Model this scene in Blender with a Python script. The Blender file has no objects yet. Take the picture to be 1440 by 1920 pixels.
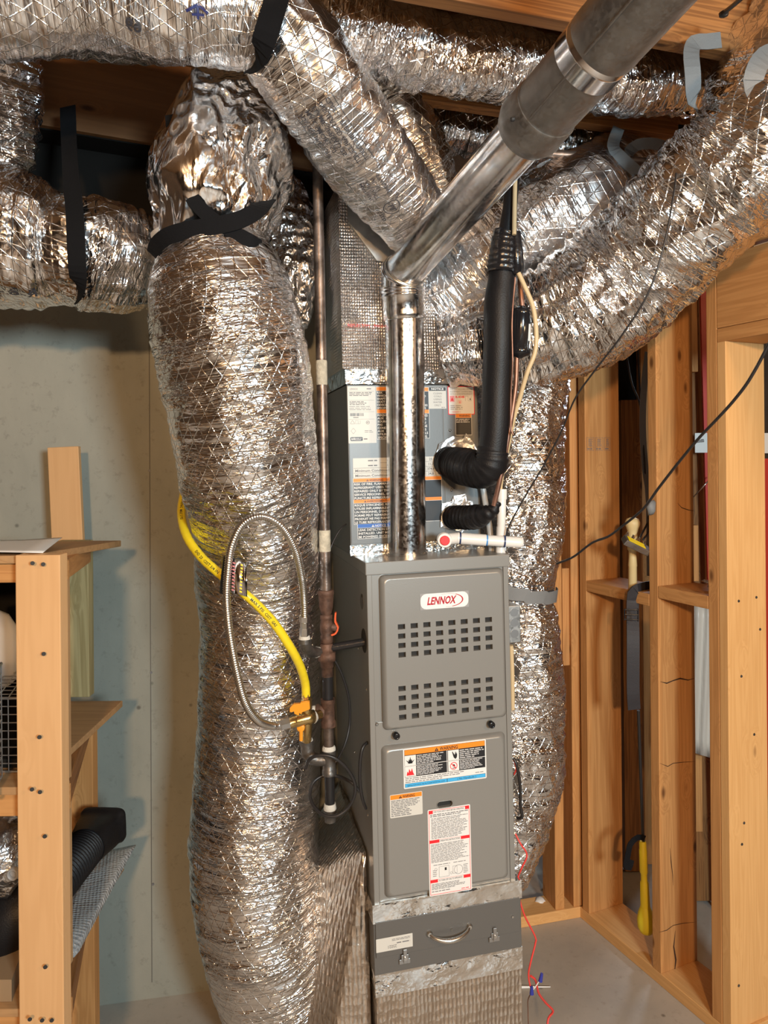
import bpy, bmesh, math, random
from math import sin, cos, pi, tan, radians as R_
from mathutils import Vector, Matrix, noise, Quaternion
random.seed(7)
V = Vector
COL = bpy.context.scene.collection
SC = bpy.context.scene

# ---------------------------------------------------------------- camera
FPX, CX, CY = 1400.0, 720.0, 860.0          # focal length in pixels, principal point (image 1440x1920)
YAW, ROLL, EYE = R_(17.5), R_(0.5), 1.65
CF = V((sin(YAW), cos(YAW), 0)); CR = V((cos(YAW), -sin(YAW), 0)); CU = V((0, 0, 1))
CAM = V((0, 0, EYE))
cam_data = bpy.data.cameras.new('camera'); cam = bpy.data.objects.new('camera', cam_data); COL.objects.link(cam)
cx_ = CR * cos(ROLL) - CU * sin(ROLL); cy_ = CR * sin(ROLL) + CU * cos(ROLL); cz_ = -CF
cam.matrix_world = Matrix(((cx_.x, cy_.x, cz_.x, CAM.x), (cx_.y, cy_.y, cz_.y, CAM.y), (cx_.z, cy_.z, cz_.z, CAM.z), (0, 0, 0, 1)))
cam_data.sensor_fit = 'HORIZONTAL'; cam_data.sensor_width = 36; cam_data.lens = FPX / 1440 * 36
cam_data.shift_y = -(960 - CY) / 1440; cam_data.clip_start = 0.05
SC.camera = cam

# ---------------------------------------------------------------- world, lights, exposure
SC.view_settings.view_transform = 'Standard'; SC.view_settings.look = 'None'
SC.view_settings.gamma = 1; SC.view_settings.exposure = 0.0; SC.view_settings.use_curve_mapping = False
w = bpy.data.worlds.new('world'); SC.world = w; w.use_nodes = True
w.node_tree.nodes['Background'].inputs[0].default_value = (0.62, 0.66, 0.72, 1)
w.node_tree.nodes['Background'].inputs[1].default_value = 0.22

def camp(x, d, z):                     # x right of the camera, d ahead of it, z above the floor
    p = CR * x + CF * d; p.z = z; return p

def area(name, loc, target, size, power, color, size_y=None):
    l = bpy.data.lights.new(name, 'AREA'); l.energy = power; l.color = color; l.size = size
    if size_y: l.shape = 'RECTANGLE'; l.size_y = size_y
    o = bpy.data.objects.new(name, l); COL.objects.link(o); o.location = loc
    o.rotation_euler = (target - loc).to_track_quat('-Z', 'Y').to_euler(); return o
def point(name, loc, power, color, rad=.05):
    l = bpy.data.lights.new(name, 'POINT'); l.energy = power; l.color = color; l.shadow_soft_size = rad
    o = bpy.data.objects.new(name, l); COL.objects.link(o); o.location = loc; return o
area('warm_lamp', camp(.08, -2.2, 2.30), camp(0, 2.2, 1.2), .16, 86, (1.0, .60, .30))
area('daylight_window', camp(1.25, -1.4, 1.95), camp(-.1, 2.2, 1.3), .50, 98, (.74, .92, 1.0))
area('stud_fill_light', camp(1.9, -.3, 2.35), camp(1.0, 2.3, 1.0), .2, 20, (1.0, .64, .34))  # unseen light added to brighten the studs on the right
point('far_room_lamp', camp(1.75, 4.0, 2.2), 40, (.75, .86, 1.0), .15)

# ---------------------------------------------------------------- pixel helpers
def ray(px, py):
    a = (px - CX) / FPX; b = (CY - py) / FPX
    aa = a * cos(ROLL) + b * sin(ROLL); bb = -a * sin(ROLL) + b * cos(ROLL)
    return CR * aa + CF + CU * bb
def P(px, py, d): return CAM + ray(px, py) * d
def onZ(px, py, z): r = ray(px, py); return CAM + r * ((z - EYE) / r.z)
def on_plane(px, py, p0, n): r = ray(px, py); return CAM + r * ((p0 - CAM).dot(n) / r.dot(n))
def proj(p):
    q = p - CAM; d = q.dot(CF); a = q.dot(CR) / d; b = q.dot(CU) / d
    a2 = a * cos(ROLL) - b * sin(ROLL); b2 = a * sin(ROLL) + b * cos(ROLL)
    return (CX + a2 * FPX, CY - b2 * FPX, d)

# ---------------------------------------------------------------- materials
def newmat(name):
    m = bpy.data.materials.new(name); m.use_nodes = True
    nt = m.node_tree; b = nt.nodes['Principled BSDF']; return m, nt, b
def N(nt, typ, **kw):
    n = nt.nodes.new(typ)
    for k, v in kw.items():
        if k.startswith('i_'): n.inputs[int(k[2:]) if k[2:].isdigit() else k[2:].replace('_', ' ')].default_value = v
        else: setattr(n, k, v)
    return n
def simple(name, color, rough=.5, metal=0.0, bump=0, bscale=60, spec=None, trans=0, alpha=None, coat=0, var=0):
    m, nt, b = newmat(name)
    c = (*color, 1) if len(color) == 3 else color
    b.inputs['Base Color'].default_value = c; b.inputs['Roughness'].default_value = rough; b.inputs['Metallic'].default_value = metal
    if spec is not None: b.inputs['Specular IOR Level'].default_value = spec
    if trans: b.inputs['Transmission Weight'].default_value = trans
    if alpha is not None: b.inputs['Alpha'].default_value = alpha
    if coat: b.inputs['Coat Weight'].default_value = coat
    if bump or var:
        tc = N(nt, 'ShaderNodeTexCoord'); nz = N(nt, 'ShaderNodeTexNoise', i_Scale=bscale, i_Detail=4.0)
        nt.links.new(tc.outputs['Object'], nz.inputs['Vector'])
        if bump:
            bp = N(nt, 'ShaderNodeBump', i_Strength=bump, i_Distance=.002)
            nt.links.new(nz.outputs['Fac'], bp.inputs['Height']); nt.links.new(bp.outputs[0], b.inputs['Normal'])
        if var:
            mx = N(nt, 'ShaderNodeMix', data_type='RGBA'); mx.inputs[6].default_value = tuple(x * (1 - var) for x in c[:3]) + (1,); mx.inputs[7].default_value = tuple(min(1, x * (1 + var)) for x in c[:3]) + (1,)
            n2 = N(nt, 'ShaderNodeTexNoise', i_Scale=bscale * .3, i_Detail=5.0); nt.links.new(tc.outputs['Object'], n2.inputs['Vector'])
            rp = N(nt, 'ShaderNodeMapRange'); rp.inputs[1].default_value = .35; rp.inputs[2].default_value = .65
            nt.links.new(n2.outputs['Fac'], rp.inputs[0]); nt.links.new(rp.outputs[0], mx.inputs[0]); nt.links.new(mx.outputs[2], b.inputs['Base Color'])
    return m

def foil_mat(name, color=(.90, .90, .91), rough=.16, strength=.9, fine=1.0, attr=True, scrim=True):
    m, nt, b = newmat(name); L = nt.links.new
    b.inputs['Metallic'].default_value = 1; b.inputs['Base Color'].default_value = (*color, 1); b.inputs['Roughness'].default_value = rough
    if attr: co = N(nt, 'ShaderNodeAttribute', attribute_name='duct_co').outputs['Vector']
    else:
        tc = N(nt, 'ShaderNodeTexCoord'); mp = N(nt, 'ShaderNodeMapping'); mp.inputs['Scale'].default_value = (22, 22, 30); L(tc.outputs['Object'], mp.inputs[0]); co = mp.outputs[0]
    # domain warp
    nz = N(nt, 'ShaderNodeTexNoise', i_Scale=1.3, i_Detail=3.0); L(co, nz.inputs['Vector'])
    vm = N(nt, 'ShaderNodeVectorMath', operation='MULTIPLY_ADD'); L(nz.outputs['Color'], vm.inputs[0]); vm.inputs[1].default_value = (.9, .9, .9); L(co, vm.inputs[2])
    v1 = N(nt, 'ShaderNodeTexVoronoi', feature='F1', i_Scale=1.6 * fine); L(vm.outputs[0], v1.inputs['Vector'])
    v2 = N(nt, 'ShaderNodeTexVoronoi', feature='F1', i_Scale=4.5 * fine); L(vm.outputs[0], v2.inputs['Vector'])
    rd = N(nt, 'ShaderNodeTexNoise', noise_type='RIDGED_MULTIFRACTAL', i_Scale=2.6 * fine, i_Detail=4.0); L(vm.outputs[0], rd.inputs['Vector'])
    a = N(nt, 'ShaderNodeMath', operation='MULTIPLY_ADD'); L(v2.outputs['Distance'], a.inputs[0]); a.inputs[1].default_value = .40; L(v1.outputs['Distance'], a.inputs[2])
    c = N(nt, 'ShaderNodeMath', operation='MULTIPLY_ADD'); L(rd.outputs[0], c.inputs[0]); c.inputs[1].default_value = .10; L(a.outputs[0], c.inputs[2])
    h = c.outputs[0]
    # modulate the crumple so that calm sheets alternate with crumpled ones
    md = N(nt, 'ShaderNodeTexNoise', i_Scale=.33, i_Detail=2.0); L(co, md.inputs['Vector'])
    mr = N(nt, 'ShaderNodeMapRange'); L(md.outputs['Fac'], mr.inputs[0]); mr.inputs[1].default_value = .38; mr.inputs[2].default_value = .62; mr.inputs[3].default_value = .18; mr.inputs[4].default_value = 1.15
    hm = N(nt, 'ShaderNodeMath', operation='MULTIPLY'); L(h, hm.inputs[0]); L(mr.outputs[0], hm.inputs[1])
    bp = N(nt, 'ShaderNodeBump', i_Strength=strength, i_Distance=.010); L(hm.outputs[0], bp.inputs['Height'])
    if scrim and attr:
        uv = N(nt, 'ShaderNodeAttribute', attribute_name='duct_uv'); sx = N(nt, 'ShaderNodeSeparateXYZ'); L(uv.outputs['Vector'], sx.inputs[0])
        def lines(ax, ay, scale, w):
            m1 = N(nt, 'ShaderNodeMath', operation='MULTIPLY'); L(sx.outputs[0], m1.inputs[0]); m1.inputs[1].default_value = ax * scale
            m2 = N(nt, 'ShaderNodeMath', operation='MULTIPLY_ADD'); L(sx.outputs[1], m2.inputs[0]); m2.inputs[1].default_value = ay * scale; L(m1.outputs[0], m2.inputs[2])
            fr = N(nt, 'ShaderNodeMath', operation='PINGPONG'); L(m2.outputs[0], fr.inputs[0]); fr.inputs[1].default_value = .5
            g = N(nt, 'ShaderNodeMapRange'); L(fr.outputs[0], g.inputs[0]); g.inputs[1].default_value = 0; g.inputs[2].default_value = w; g.inputs[3].default_value = 1; g.inputs[4].default_value = 0
            return g.outputs[0]
        s1, s2, s3 = lines(0, 1, 62, .06), lines(.8, .5, 42, .05), lines(-.8, .5, 42, .05)
        mx = N(nt, 'ShaderNodeMath', operation='MAXIMUM'); L(s1, mx.inputs[0]); L(s2, mx.inputs[1])
        mx2 = N(nt, 'ShaderNodeMath', operation='MAXIMUM'); L(mx.outputs[0], mx2.inputs[0]); L(s3, mx2.inputs[1])
        b2 = N(nt, 'ShaderNodeBump', i_Strength=.55, i_Distance=.0012); L(mx2.outputs[0], b2.inputs['Height']); L(bp.outputs[0], b2.inputs['Normal']); L(b2.outputs[0], b.inputs['Normal'])
    else: L(bp.outputs[0], b.inputs['Normal'])
    return m

def bubble_mat(name, color, rough=.22, scale=95, strength=.8, stripes=False):
    m, nt, b = newmat(name); L = nt.links.new
    b.inputs['Metallic'].default_value = 1; b.inputs['Base Color'].default_value = (*color, 1); b.inputs['Roughness'].default_value = rough
    tc = N(nt, 'ShaderNodeTexCoord'); mp = N(nt, 'ShaderNodeMapping'); L(tc.outputs['Object'], mp.inputs[0])
    mp.inputs['Scale'].default_value = (1, 1, .45 if stripes else .8)
    vo = N(nt, 'ShaderNodeTexVoronoi', feature='F1', i_Scale=float(scale)); vo.inputs['Randomness'].default_value = .12 if not stripes else .3
    L(mp.outputs[0], vo.inputs['Vector'])
    nz = N(nt, 'ShaderNodeTexNoise', i_Scale=14.0, i_Detail=5.0); L(tc.outputs['Object'], nz.inputs['Vector'])
    a = N(nt, 'ShaderNodeMath', operation='MULTIPLY_ADD'); L(nz.outputs['Fac'], a.inputs[0]); a.inputs[1].default_value = 3.0; L(vo.outputs['Distance'], a.inputs[2])
    bp = N(nt, 'ShaderNodeBump', i_Strength=strength, i_Distance=.004); L(a.outputs[0], bp.inputs['Height']); L(bp.outputs[0], b.inputs['Normal'])
    return m

def galv_mat(name, color=(.82, .82, .82), rough=.17, spangle=.35, dirt=.3):
    m, nt, b = newmat(name); L = nt.links.new
    b.inputs['Metallic'].default_value = 1
    tc = N(nt, 'ShaderNodeTexCoord')
    vo = N(nt, 'ShaderNodeTexVoronoi', feature='F1', i_Scale=170.0); L(tc.outputs['Object'], vo.inputs['Vector'])
    bw = N(nt, 'ShaderNodeRGBToBW'); L(vo.outputs['Color'], bw.inputs[0])
    nz = N(nt, 'ShaderNodeTexNoise', i_Scale=26.0, i_Detail=6.0); L(tc.outputs['Object'], nz.inputs['Vector'])
    r = N(nt, 'ShaderNodeMapRange'); L(bw.outputs[0], r.inputs[0]); r.inputs[3].default_value = rough * (1 - spangle); r.inputs[4].default_value = rough * (1 + spangle * 1.6)
    r2 = N(nt, 'ShaderNodeMapRange'); L(nz.outputs['Fac'], r2.inputs[0]); r2.inputs[1].default_value = .4; r2.inputs[2].default_value = .7; r2.inputs[3].default_value = 1; r2.inputs[4].default_value = 1 - dirt
    mm = N(nt, 'ShaderNodeMix', data_type='RGBA', blend_type='MULTIPLY'); mm.inputs[0].default_value = 1; mm.inputs[6].default_value = (*color, 1)
    L(r2.outputs[0], mm.inputs[7]); L(mm.outputs[2], b.inputs['Base Color']); L(r.outputs[0], b.inputs['Roughness'])
    bp = N(nt, 'ShaderNodeBump', i_Strength=.05, i_Distance=.0006); L(bw.outputs[0], bp.inputs['Height']); L(bp.outputs[0], b.inputs['Normal'])
    return m

def wood_mat(name, light, dark, ring=1.0, knots=True, rough=.62, contrast=1.0):
    """grain runs along local Z of the board object"""
    m, nt, b = newmat(name); L = nt.links.new
    b.inputs['Roughness'].default_value = rough; b.inputs['Specular IOR Level'].default_value = .3
    tc = N(nt, 'ShaderNodeTexCoord'); oi = N(nt, 'ShaderNodeObjectInfo')
    sc_ = N(nt, 'ShaderNodeVectorMath', operation='SCALE'); sc_.inputs[0].default_value = (37, 53, 91); L(oi.outputs['Random'], sc_.inputs['Scale'])
    ad = N(nt, 'ShaderNodeVectorMath', operation='ADD'); L(tc.outputs['Object'], ad.inputs[0]); L(sc_.outputs[0], ad.inputs[1])
    # knots
    kv = N(nt, 'ShaderNodeMapping'); kv.inputs['Scale'].default_value = (10, 10, 4.2); L(ad.outputs[0], kv.inputs[0])
    vo = N(nt, 'ShaderNodeTexVoronoi', feature='F1', i_Scale=1.0); L(kv.outputs[0], vo.inputs['Vector'])
    kr = N(nt, 'ShaderNodeMapRange', interpolation_type='SMOOTHSTEP'); L(vo.outputs['Distance'], kr.inputs[0]); kr.inputs[1].default_value = .05; kr.inputs[2].default_value = .36; kr.inputs[3].default_value = 1; kr.inputs[4].default_value = 0
    # grain coordinates, bent round the knots
    gm = N(nt, 'ShaderNodeMapping'); gm.inputs['Scale'].default_value = (26 * ring, 26 * ring, 1.1); L(ad.outputs[0], gm.inputs[0])
    bend = N(nt, 'ShaderNodeVectorMath', operation='SCALE'); bend.inputs[0].default_value = (1.3, 1.3, 0); L(kr.outputs[0], bend.inputs['Scale'])
    g2 = N(nt, 'ShaderNodeVectorMath', operation='ADD'); L(gm.outputs[0], g2.inputs[0]); L(bend.outputs[0], g2.inputs[1])
    n1 = N(nt, 'ShaderNodeTexNoise', i_Scale=1.0, i_Detail=3.0, i_Distortion=.3); L(g2.outputs[0], n1.inputs['Vector'])
    sn = N(nt, 'ShaderNodeMath', operation='MULTIPLY'); L(n1.outputs['Fac'], sn.inputs[0]); sn.inputs[1].default_value = 46
    s2 = N(nt, 'ShaderNodeMath', operation='SINE'); L(sn.outputs[0], s2.inputs[0])
    r1 = N(nt, 'ShaderNodeMapRange'); L(s2.outputs[0], r1.inputs[0]); r1.inputs[1].default_value = -1; r1.inputs[2].default_value = 1; r1.inputs[3].default_value = 0; r1.inputs[4].default_value = .30 * contrast
    fm = N(nt, 'ShaderNodeMapping'); fm.inputs['Scale'].default_value = (260, 260, 5); L(ad.outputs[0], fm.inputs[0])
    n2 = N(nt, 'ShaderNodeTexNoise', i_Scale=1.0, i_Detail=3.0); L(fm.outputs[0], n2.inputs['Vector'])
    f1 = N(nt, 'ShaderNodeMath', operation='MULTIPLY_ADD'); L(n2.outputs['Fac'], f1.inputs[0]); f1.inputs[1].default_value = .25 * contrast; L(r1.outputs[0], f1.inputs[2])
    n3 = N(nt, 'ShaderNodeTexNoise', i_Scale=3.0, i_Detail=3.0); L(ad.outputs[0], n3.inputs['Vector'])
    f2 = N(nt, 'ShaderNodeMath', operation='MULTIPLY_ADD'); L(n3.outputs['Fac'], f2.inputs[0]); f2.inputs[1].default_value = .3; L(f1.outputs[0], f2.inputs[2])
    mx = N(nt, 'ShaderNodeMix', data_type='RGBA'); mx.inputs[6].default_value = (*light, 1); mx.inputs[7].default_value = (*dark, 1); L(f2.outputs[0], mx.inputs[0])
    col = mx.outputs[2]
    if knots:
        k2 = N(nt, 'ShaderNodeMapRange', interpolation_type='SMOOTHSTEP'); L(vo.outputs['Distance'], k2.inputs[0]); k2.inputs[1].default_value = .03; k2.inputs[2].default_value = .12; k2.inputs[3].default_value = .85; k2.inputs[4].default_value = 0
        mk = N(nt, 'ShaderNodeMix', data_type='RGBA'); mk.inputs[7].default_value = (dark[0] * .28, dark[1] * .22, dark[2] * .2, 1); L(k2.outputs[0], mk.inputs[0]); L(col, mk.inputs[6]); col = mk.outputs[2]
    L(col, b.inputs['Base Color'])
    bp = N(nt, 'ShaderNodeBump', i_Strength=.25, i_Distance=.001); L(f1.outputs[0], bp.inputs['Height']); L(bp.outputs[0], b.inputs['Normal'])
    return m

def concrete_mat(name, c1, c2, c3, scale=1.0, floor=False):
    m, nt, b = newmat(name); L = nt.links.new
    b.inputs['Roughness'].default_value = .85 if not floor else .5
    tc = N(nt, 'ShaderNodeTexCoord')
    mp = N(nt, 'ShaderNodeMapping'); mp.inputs['Scale'].default_value = (1, 1, .45 if not floor else 1); L(tc.outputs['Object'], mp.inputs[0])
    n1 = N(nt, 'ShaderNodeTexNoise', i_Scale=2.2 * scale, i_Detail=8.0, i_Roughness=.6); L(mp.outputs[0], n1.inputs['Vector'])
    r1 = N(nt, 'ShaderNodeMapRange'); L(n1.outputs['Fac'], r1.inputs[0]); r1.inputs[1].default_value = .35; r1.inputs[2].default_value = .65
    mx = N(nt, 'ShaderNodeMix', data_type='RGBA'); mx.inputs[6].default_value = (*c1, 1); mx.inputs[7].default_value = (*c2, 1); L(r1.outputs[0], mx.inputs[0])
    n2 = N(nt, 'ShaderNodeTexNoise', i_Scale=38.0, i_Detail=6.0, i_Roughness=.7); L(tc.outputs['Object'], n2.inputs['Vector'])
    r2 = N(nt, 'ShaderNodeMapRange'); L(n2.outputs['Fac'], r2.inputs[0]); r2.inputs[1].default_value = .56; r2.inputs[2].default_value = .8; r2.inputs[4].default_value = .7
    m2 = N(nt, 'ShaderNodeMix', data_type='RGBA'); L(mx.outputs[2], m2.inputs[6]); m2.inputs[7].default_value = (*c3, 1); L(r2.outputs[0], m2.inputs[0])
    v = N(nt, 'ShaderNodeTexVoronoi', feature='F1', i_Scale=9.0); L(tc.outputs['Object'], v.inputs['Vector'])
    r3 = N(nt, 'ShaderNodeMapRange'); L(v.outputs['Distance'], r3.inputs[0]); r3.inputs[1].default_value = .03; r3.inputs[2].default_value = .075; r3.inputs[3].default_value = .75; r3.inputs[4].default_value = 0
    m3 = N(nt, 'ShaderNodeMix', data_type='RGBA'); L(m2.outputs[2], m3.inputs[6]); m3.inputs[7].default_value = (c3[0] * .5, c3[1] * .5, c3[2] * .5, 1); L(r3.outputs[0], m3.inputs[0])
    L(m3.outputs[2], b.inputs['Base Color'])
    bp = N(nt, 'ShaderNodeBump', i_Strength=.3, i_Distance=.002); L(n2.outputs['Fac'], bp.inputs['Height']); L(bp.outputs[0], b.inputs['Normal'])
    return m

M = {}
M['foil'] = foil_mat('foil')
M['foil_calm'] = foil_mat('foil_calm', strength=.5, rough=.24)
M['foil_loose'] = foil_mat('foil_loose', strength=1.0, fine=.8, rough=.14, scrim=False)
M['foil_brown'] = foil_mat('foil_brownish', color=(.60, .53, .46), rough=.26, strength=.7)  # browner, rougher foil tint for two of the ducts
M['foil_wrinkle'] = foil_mat('foil_wrinkle', strength=.9, attr=False, rough=.2)
M['bubble'] = bubble_mat('bubble_foil', (.80, .80, .80), scale=150, strength=.9)
M['bubble_brown'] = bubble_mat('bubble_foil_brownish', (.62, .54, .46), rough=.3, scale=95, stripes=True)  # browner foil tint with stretched bubbles
M['tape'] = foil_mat('foil_tape', color=(.86, .85, .83), rough=.15, attr=False, strength=.45, fine=.7)
M['galv'] = galv_mat('galvanised_steel')
M['galv_dull'] = galv_mat('galvanised_dull', (.42, .42, .41), .42, .2, .3)
M['bvent'] = galv_mat('vent_dull_aluminium', (.30, .29, .275), .48, .15, .25)
M['band'] = simple('bright_band', (.8, .8, .82), .16, 1, bump=.1)
M['paint'] = simple('grey_enamel', (.27, .265, .248), .33, .25, bump=.08, bscale=500)
M['paint_dark'] = simple('grey_enamel_dark', (.135, .13, .122), .42, .2, bump=.08, bscale=500)
M['coil'] = simple('coil_grey_enamel', (.165, .17, .168), .38, .15, bump=.06, bscale=400)
M['cavity'] = simple('dark_cavity', (.02, .02, .02), .8)
M['black'] = simple('black_plastic', (.012, .012, .014), .35)
M['rubber'] = simple('black_foam_rubber', (.006, .006, .0075), .5, spec=.35, bump=.3, bscale=300)
M['tape_black'] = simple('black_vinyl_tape', (.012, .012, .014), .18, bump=.9, bscale=60)
M['strap'] = simple('black_webbing', (.005, .0055, .007), .8, spec=.2, bump=.5, bscale=900)
M['strap_grey'] = simple('grey_webbing', (.19, .20, .205), .42, bump=.5, bscale=900)
M['rust'] = simple('rusty_iron', (.115, .062, .042), .62, .35, bump=.7, bscale=120, var=.5)
M['pipe'] = simple('weathered_steel_pipe', (.16, .125, .105), .38, .75, bump=.4, bscale=90, var=.6)
M['iron'] = simple('black_iron', (.035, .034, .036), .3, .5, bump=.3, bscale=120)
M['iron_grey'] = simple('grey_malleable_iron', (.13, .12, .11), .42, .7, bump=.5, bscale=120, var=.3)
M['dope'] = simple('white_pipe_paste', (.62, .60, .54), .7, bump=1, bscale=200)
M['paper_tape'] = simple('old_cream_paint_patch', (.50, .46, .36), .8, bump=1, bscale=200, var=.2)
M['brass'] = simple('brass', (.55, .40, .17), .25, .95, bump=.3, bscale=150)
M['steel'] = simple('stainless', (.66, .65, .62), .27, 1)
M['steel_dark'] = simple('zinc_steel', (.5, .5, .5), .35, 1)
M['yellow'] = simple('yellow_jacket', (.85, .66, .02), .38)
M['ink'] = simple('black_ink', (.02, .02, .02), .6)
M['ink_foil'] = simple('dark_print', (.05, .05, .06), .4)
M['ink_blue'] = simple('navy_print', (.03, .04, .16), .4)
M['orange'] = simple('orange_plastic', (.85, .33, .02), .4)
M['handle_orange'] = simple('orange_red_plastic', (.75, .11, .03), .4)
M['pvc'] = simple('white_pvc', (.80, .79, .76), .3)
M['purple'] = simple('navy_cement', (.02, .04, .12), .4)
M['beige'] = simple('beige_cable', (.62, .48, .28), .45)
M['copper'] = simple('tarnished_copper', (.26, .14, .10), .42, .7, var=.3, bscale=60)
M['cable'] = simple('black_cable', (.02, .018, .018), .4)
M['red'] = simple('red_wire', (.75, .06, .05), .4)
M['red_post'] = simple('red_painted_steel', (.55, .035, .02), .4)
M['navy'] = simple('blue_wire_nut', (.03, .04, .32), .35)
M['white'] = simple('white_label', (.80, .80, .78), .45)
M['l_cream'] = simple('cream_label', (.66, .65, .60), .45)
M['l_black'] = simple('label_black', (.015, .015, .017), .4)
M['l_orange'] = simple('label_orange', (.90, .27, .015), .45)
M['l_blue'] = simple('label_blue', (.02, .13, .50), .45)
M['l_sky'] = simple('label_sky', (.06, .45, .85), .45)
M['l_red'] = simple('label_red', (.80, .02, .03), .45)
M['l_pink'] = simple('label_pink', (.85, .35, .38), .45)
M['logo_red'] = simple('logo_red', (.45, .015, .03), .35)
M['l_grey'] = simple('label_grey', (.30, .30, .30), .5)
M['l_ink'] = simple('label_small_print', (.16, .16, .17), .5)
M['l_wht2'] = simple('label_small_print_white', (.62, .62, .62), .5)
M['white_foam'] = simple('white_insulation', (.8, .8, .78), .9, bump=1, bscale=80)
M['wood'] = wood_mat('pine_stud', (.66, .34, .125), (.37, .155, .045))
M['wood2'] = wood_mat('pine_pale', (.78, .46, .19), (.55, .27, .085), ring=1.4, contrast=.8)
M['wood_dark'] = wood_mat('old_fir_and_shaded_wood', (.40, .185, .06), (.10, .036, .011), ring=1.3, contrast=1.3)
M['wood_post'] = wood_mat('shelf_post_pine', (.70, .43, .21), (.52, .285, .12), ring=.7, contrast=.55)
M['wood_green'] = wood_mat('treated_pine', (.50, .42, .22), (.27, .21, .09), ring=.9, contrast=1.5)
M['ply'] = wood_mat('plywood', (.50, .30, .14), (.30, .16, .07), ring=.8)
M['conc'] = concrete_mat('poured_concrete_wall', (.25, .255, .215), (.36, .352, .295), (.15, .145, .12))
M['floor'] = concrete_mat('concrete_slab', (.36, .33, .29), (.46, .41, .345), (.24, .20, .15), 1.5, True)
M['wood_rim'] = wood_mat('rim_board_brown', (.22, .10, .035), (.12, .05, .018), ring=.7, contrast=.7)
M['subfloor'] = wood_mat('subfloor', (.26, .14, .06), (.12, .06, .025))
M['far'] = simple('shade_and_panel_black', (.012, .011, .010), .95, spec=.1)  # near-black that paints shaded voids; also on the crate tray and shelf backing
M['room'] = concrete_mat('room_wall', (.09, .055, .032), (.15, .09, .05), (.05, .03, .02))
M['plastic_clear'] = simple('clear_plastic', (.8, .8, .82), .12, trans=.75, bump=1, bscale=45)
M['sheet_white'] = simple('white_plastic_sheet', (.62, .58, .52), .35, bump=.6, bscale=12)
M['wire'] = simple('galvanised_wire', (.55, .54, .52), .35, .9)
M['cream_wood'] = simple('turned_pale_wood', (.72, .55, .27), .5, bump=.1, bscale=30)
M['foam_yellow'] = simple('yellow_rubber', (.82, .68, .03), .5)
M['cardboard'] = simple('cardboard', (.30, .20, .11), .8)
M['green'] = simple('dark_green_plastic', (.02, .08, .06), .5)
M['silver_print'] = foil_mat('silver_bag_film', color=(.7, .73, .76), rough=.3, attr=False, strength=.6)
M['blue_floor'] = simple('cool_lit_floor', (.10, .13, .20), .5)  # cool light put into a blue floor colour; not applied to anything

# ---------------------------------------------------------------- objects
def tag(o, label=None, cat=None, group=None, kind=None):
    if label: o['label'] = label
    if cat: o['category'] = cat
    if group: o['group'] = group
    if kind: o['kind'] = kind
    return o
def empty(name, loc, label=None, cat=None, group=None, rot=None):
    o = bpy.data.objects.new(name, None); COL.objects.link(o); o.empty_display_size = .02
    mw = Matrix.Translation(loc)
    if rot is not None: mw = mw @ rot.to_4x4()
    o.matrix_world = mw; o['_'] = 0; del o['_']
    tag(o, label, cat, group); return o

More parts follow.
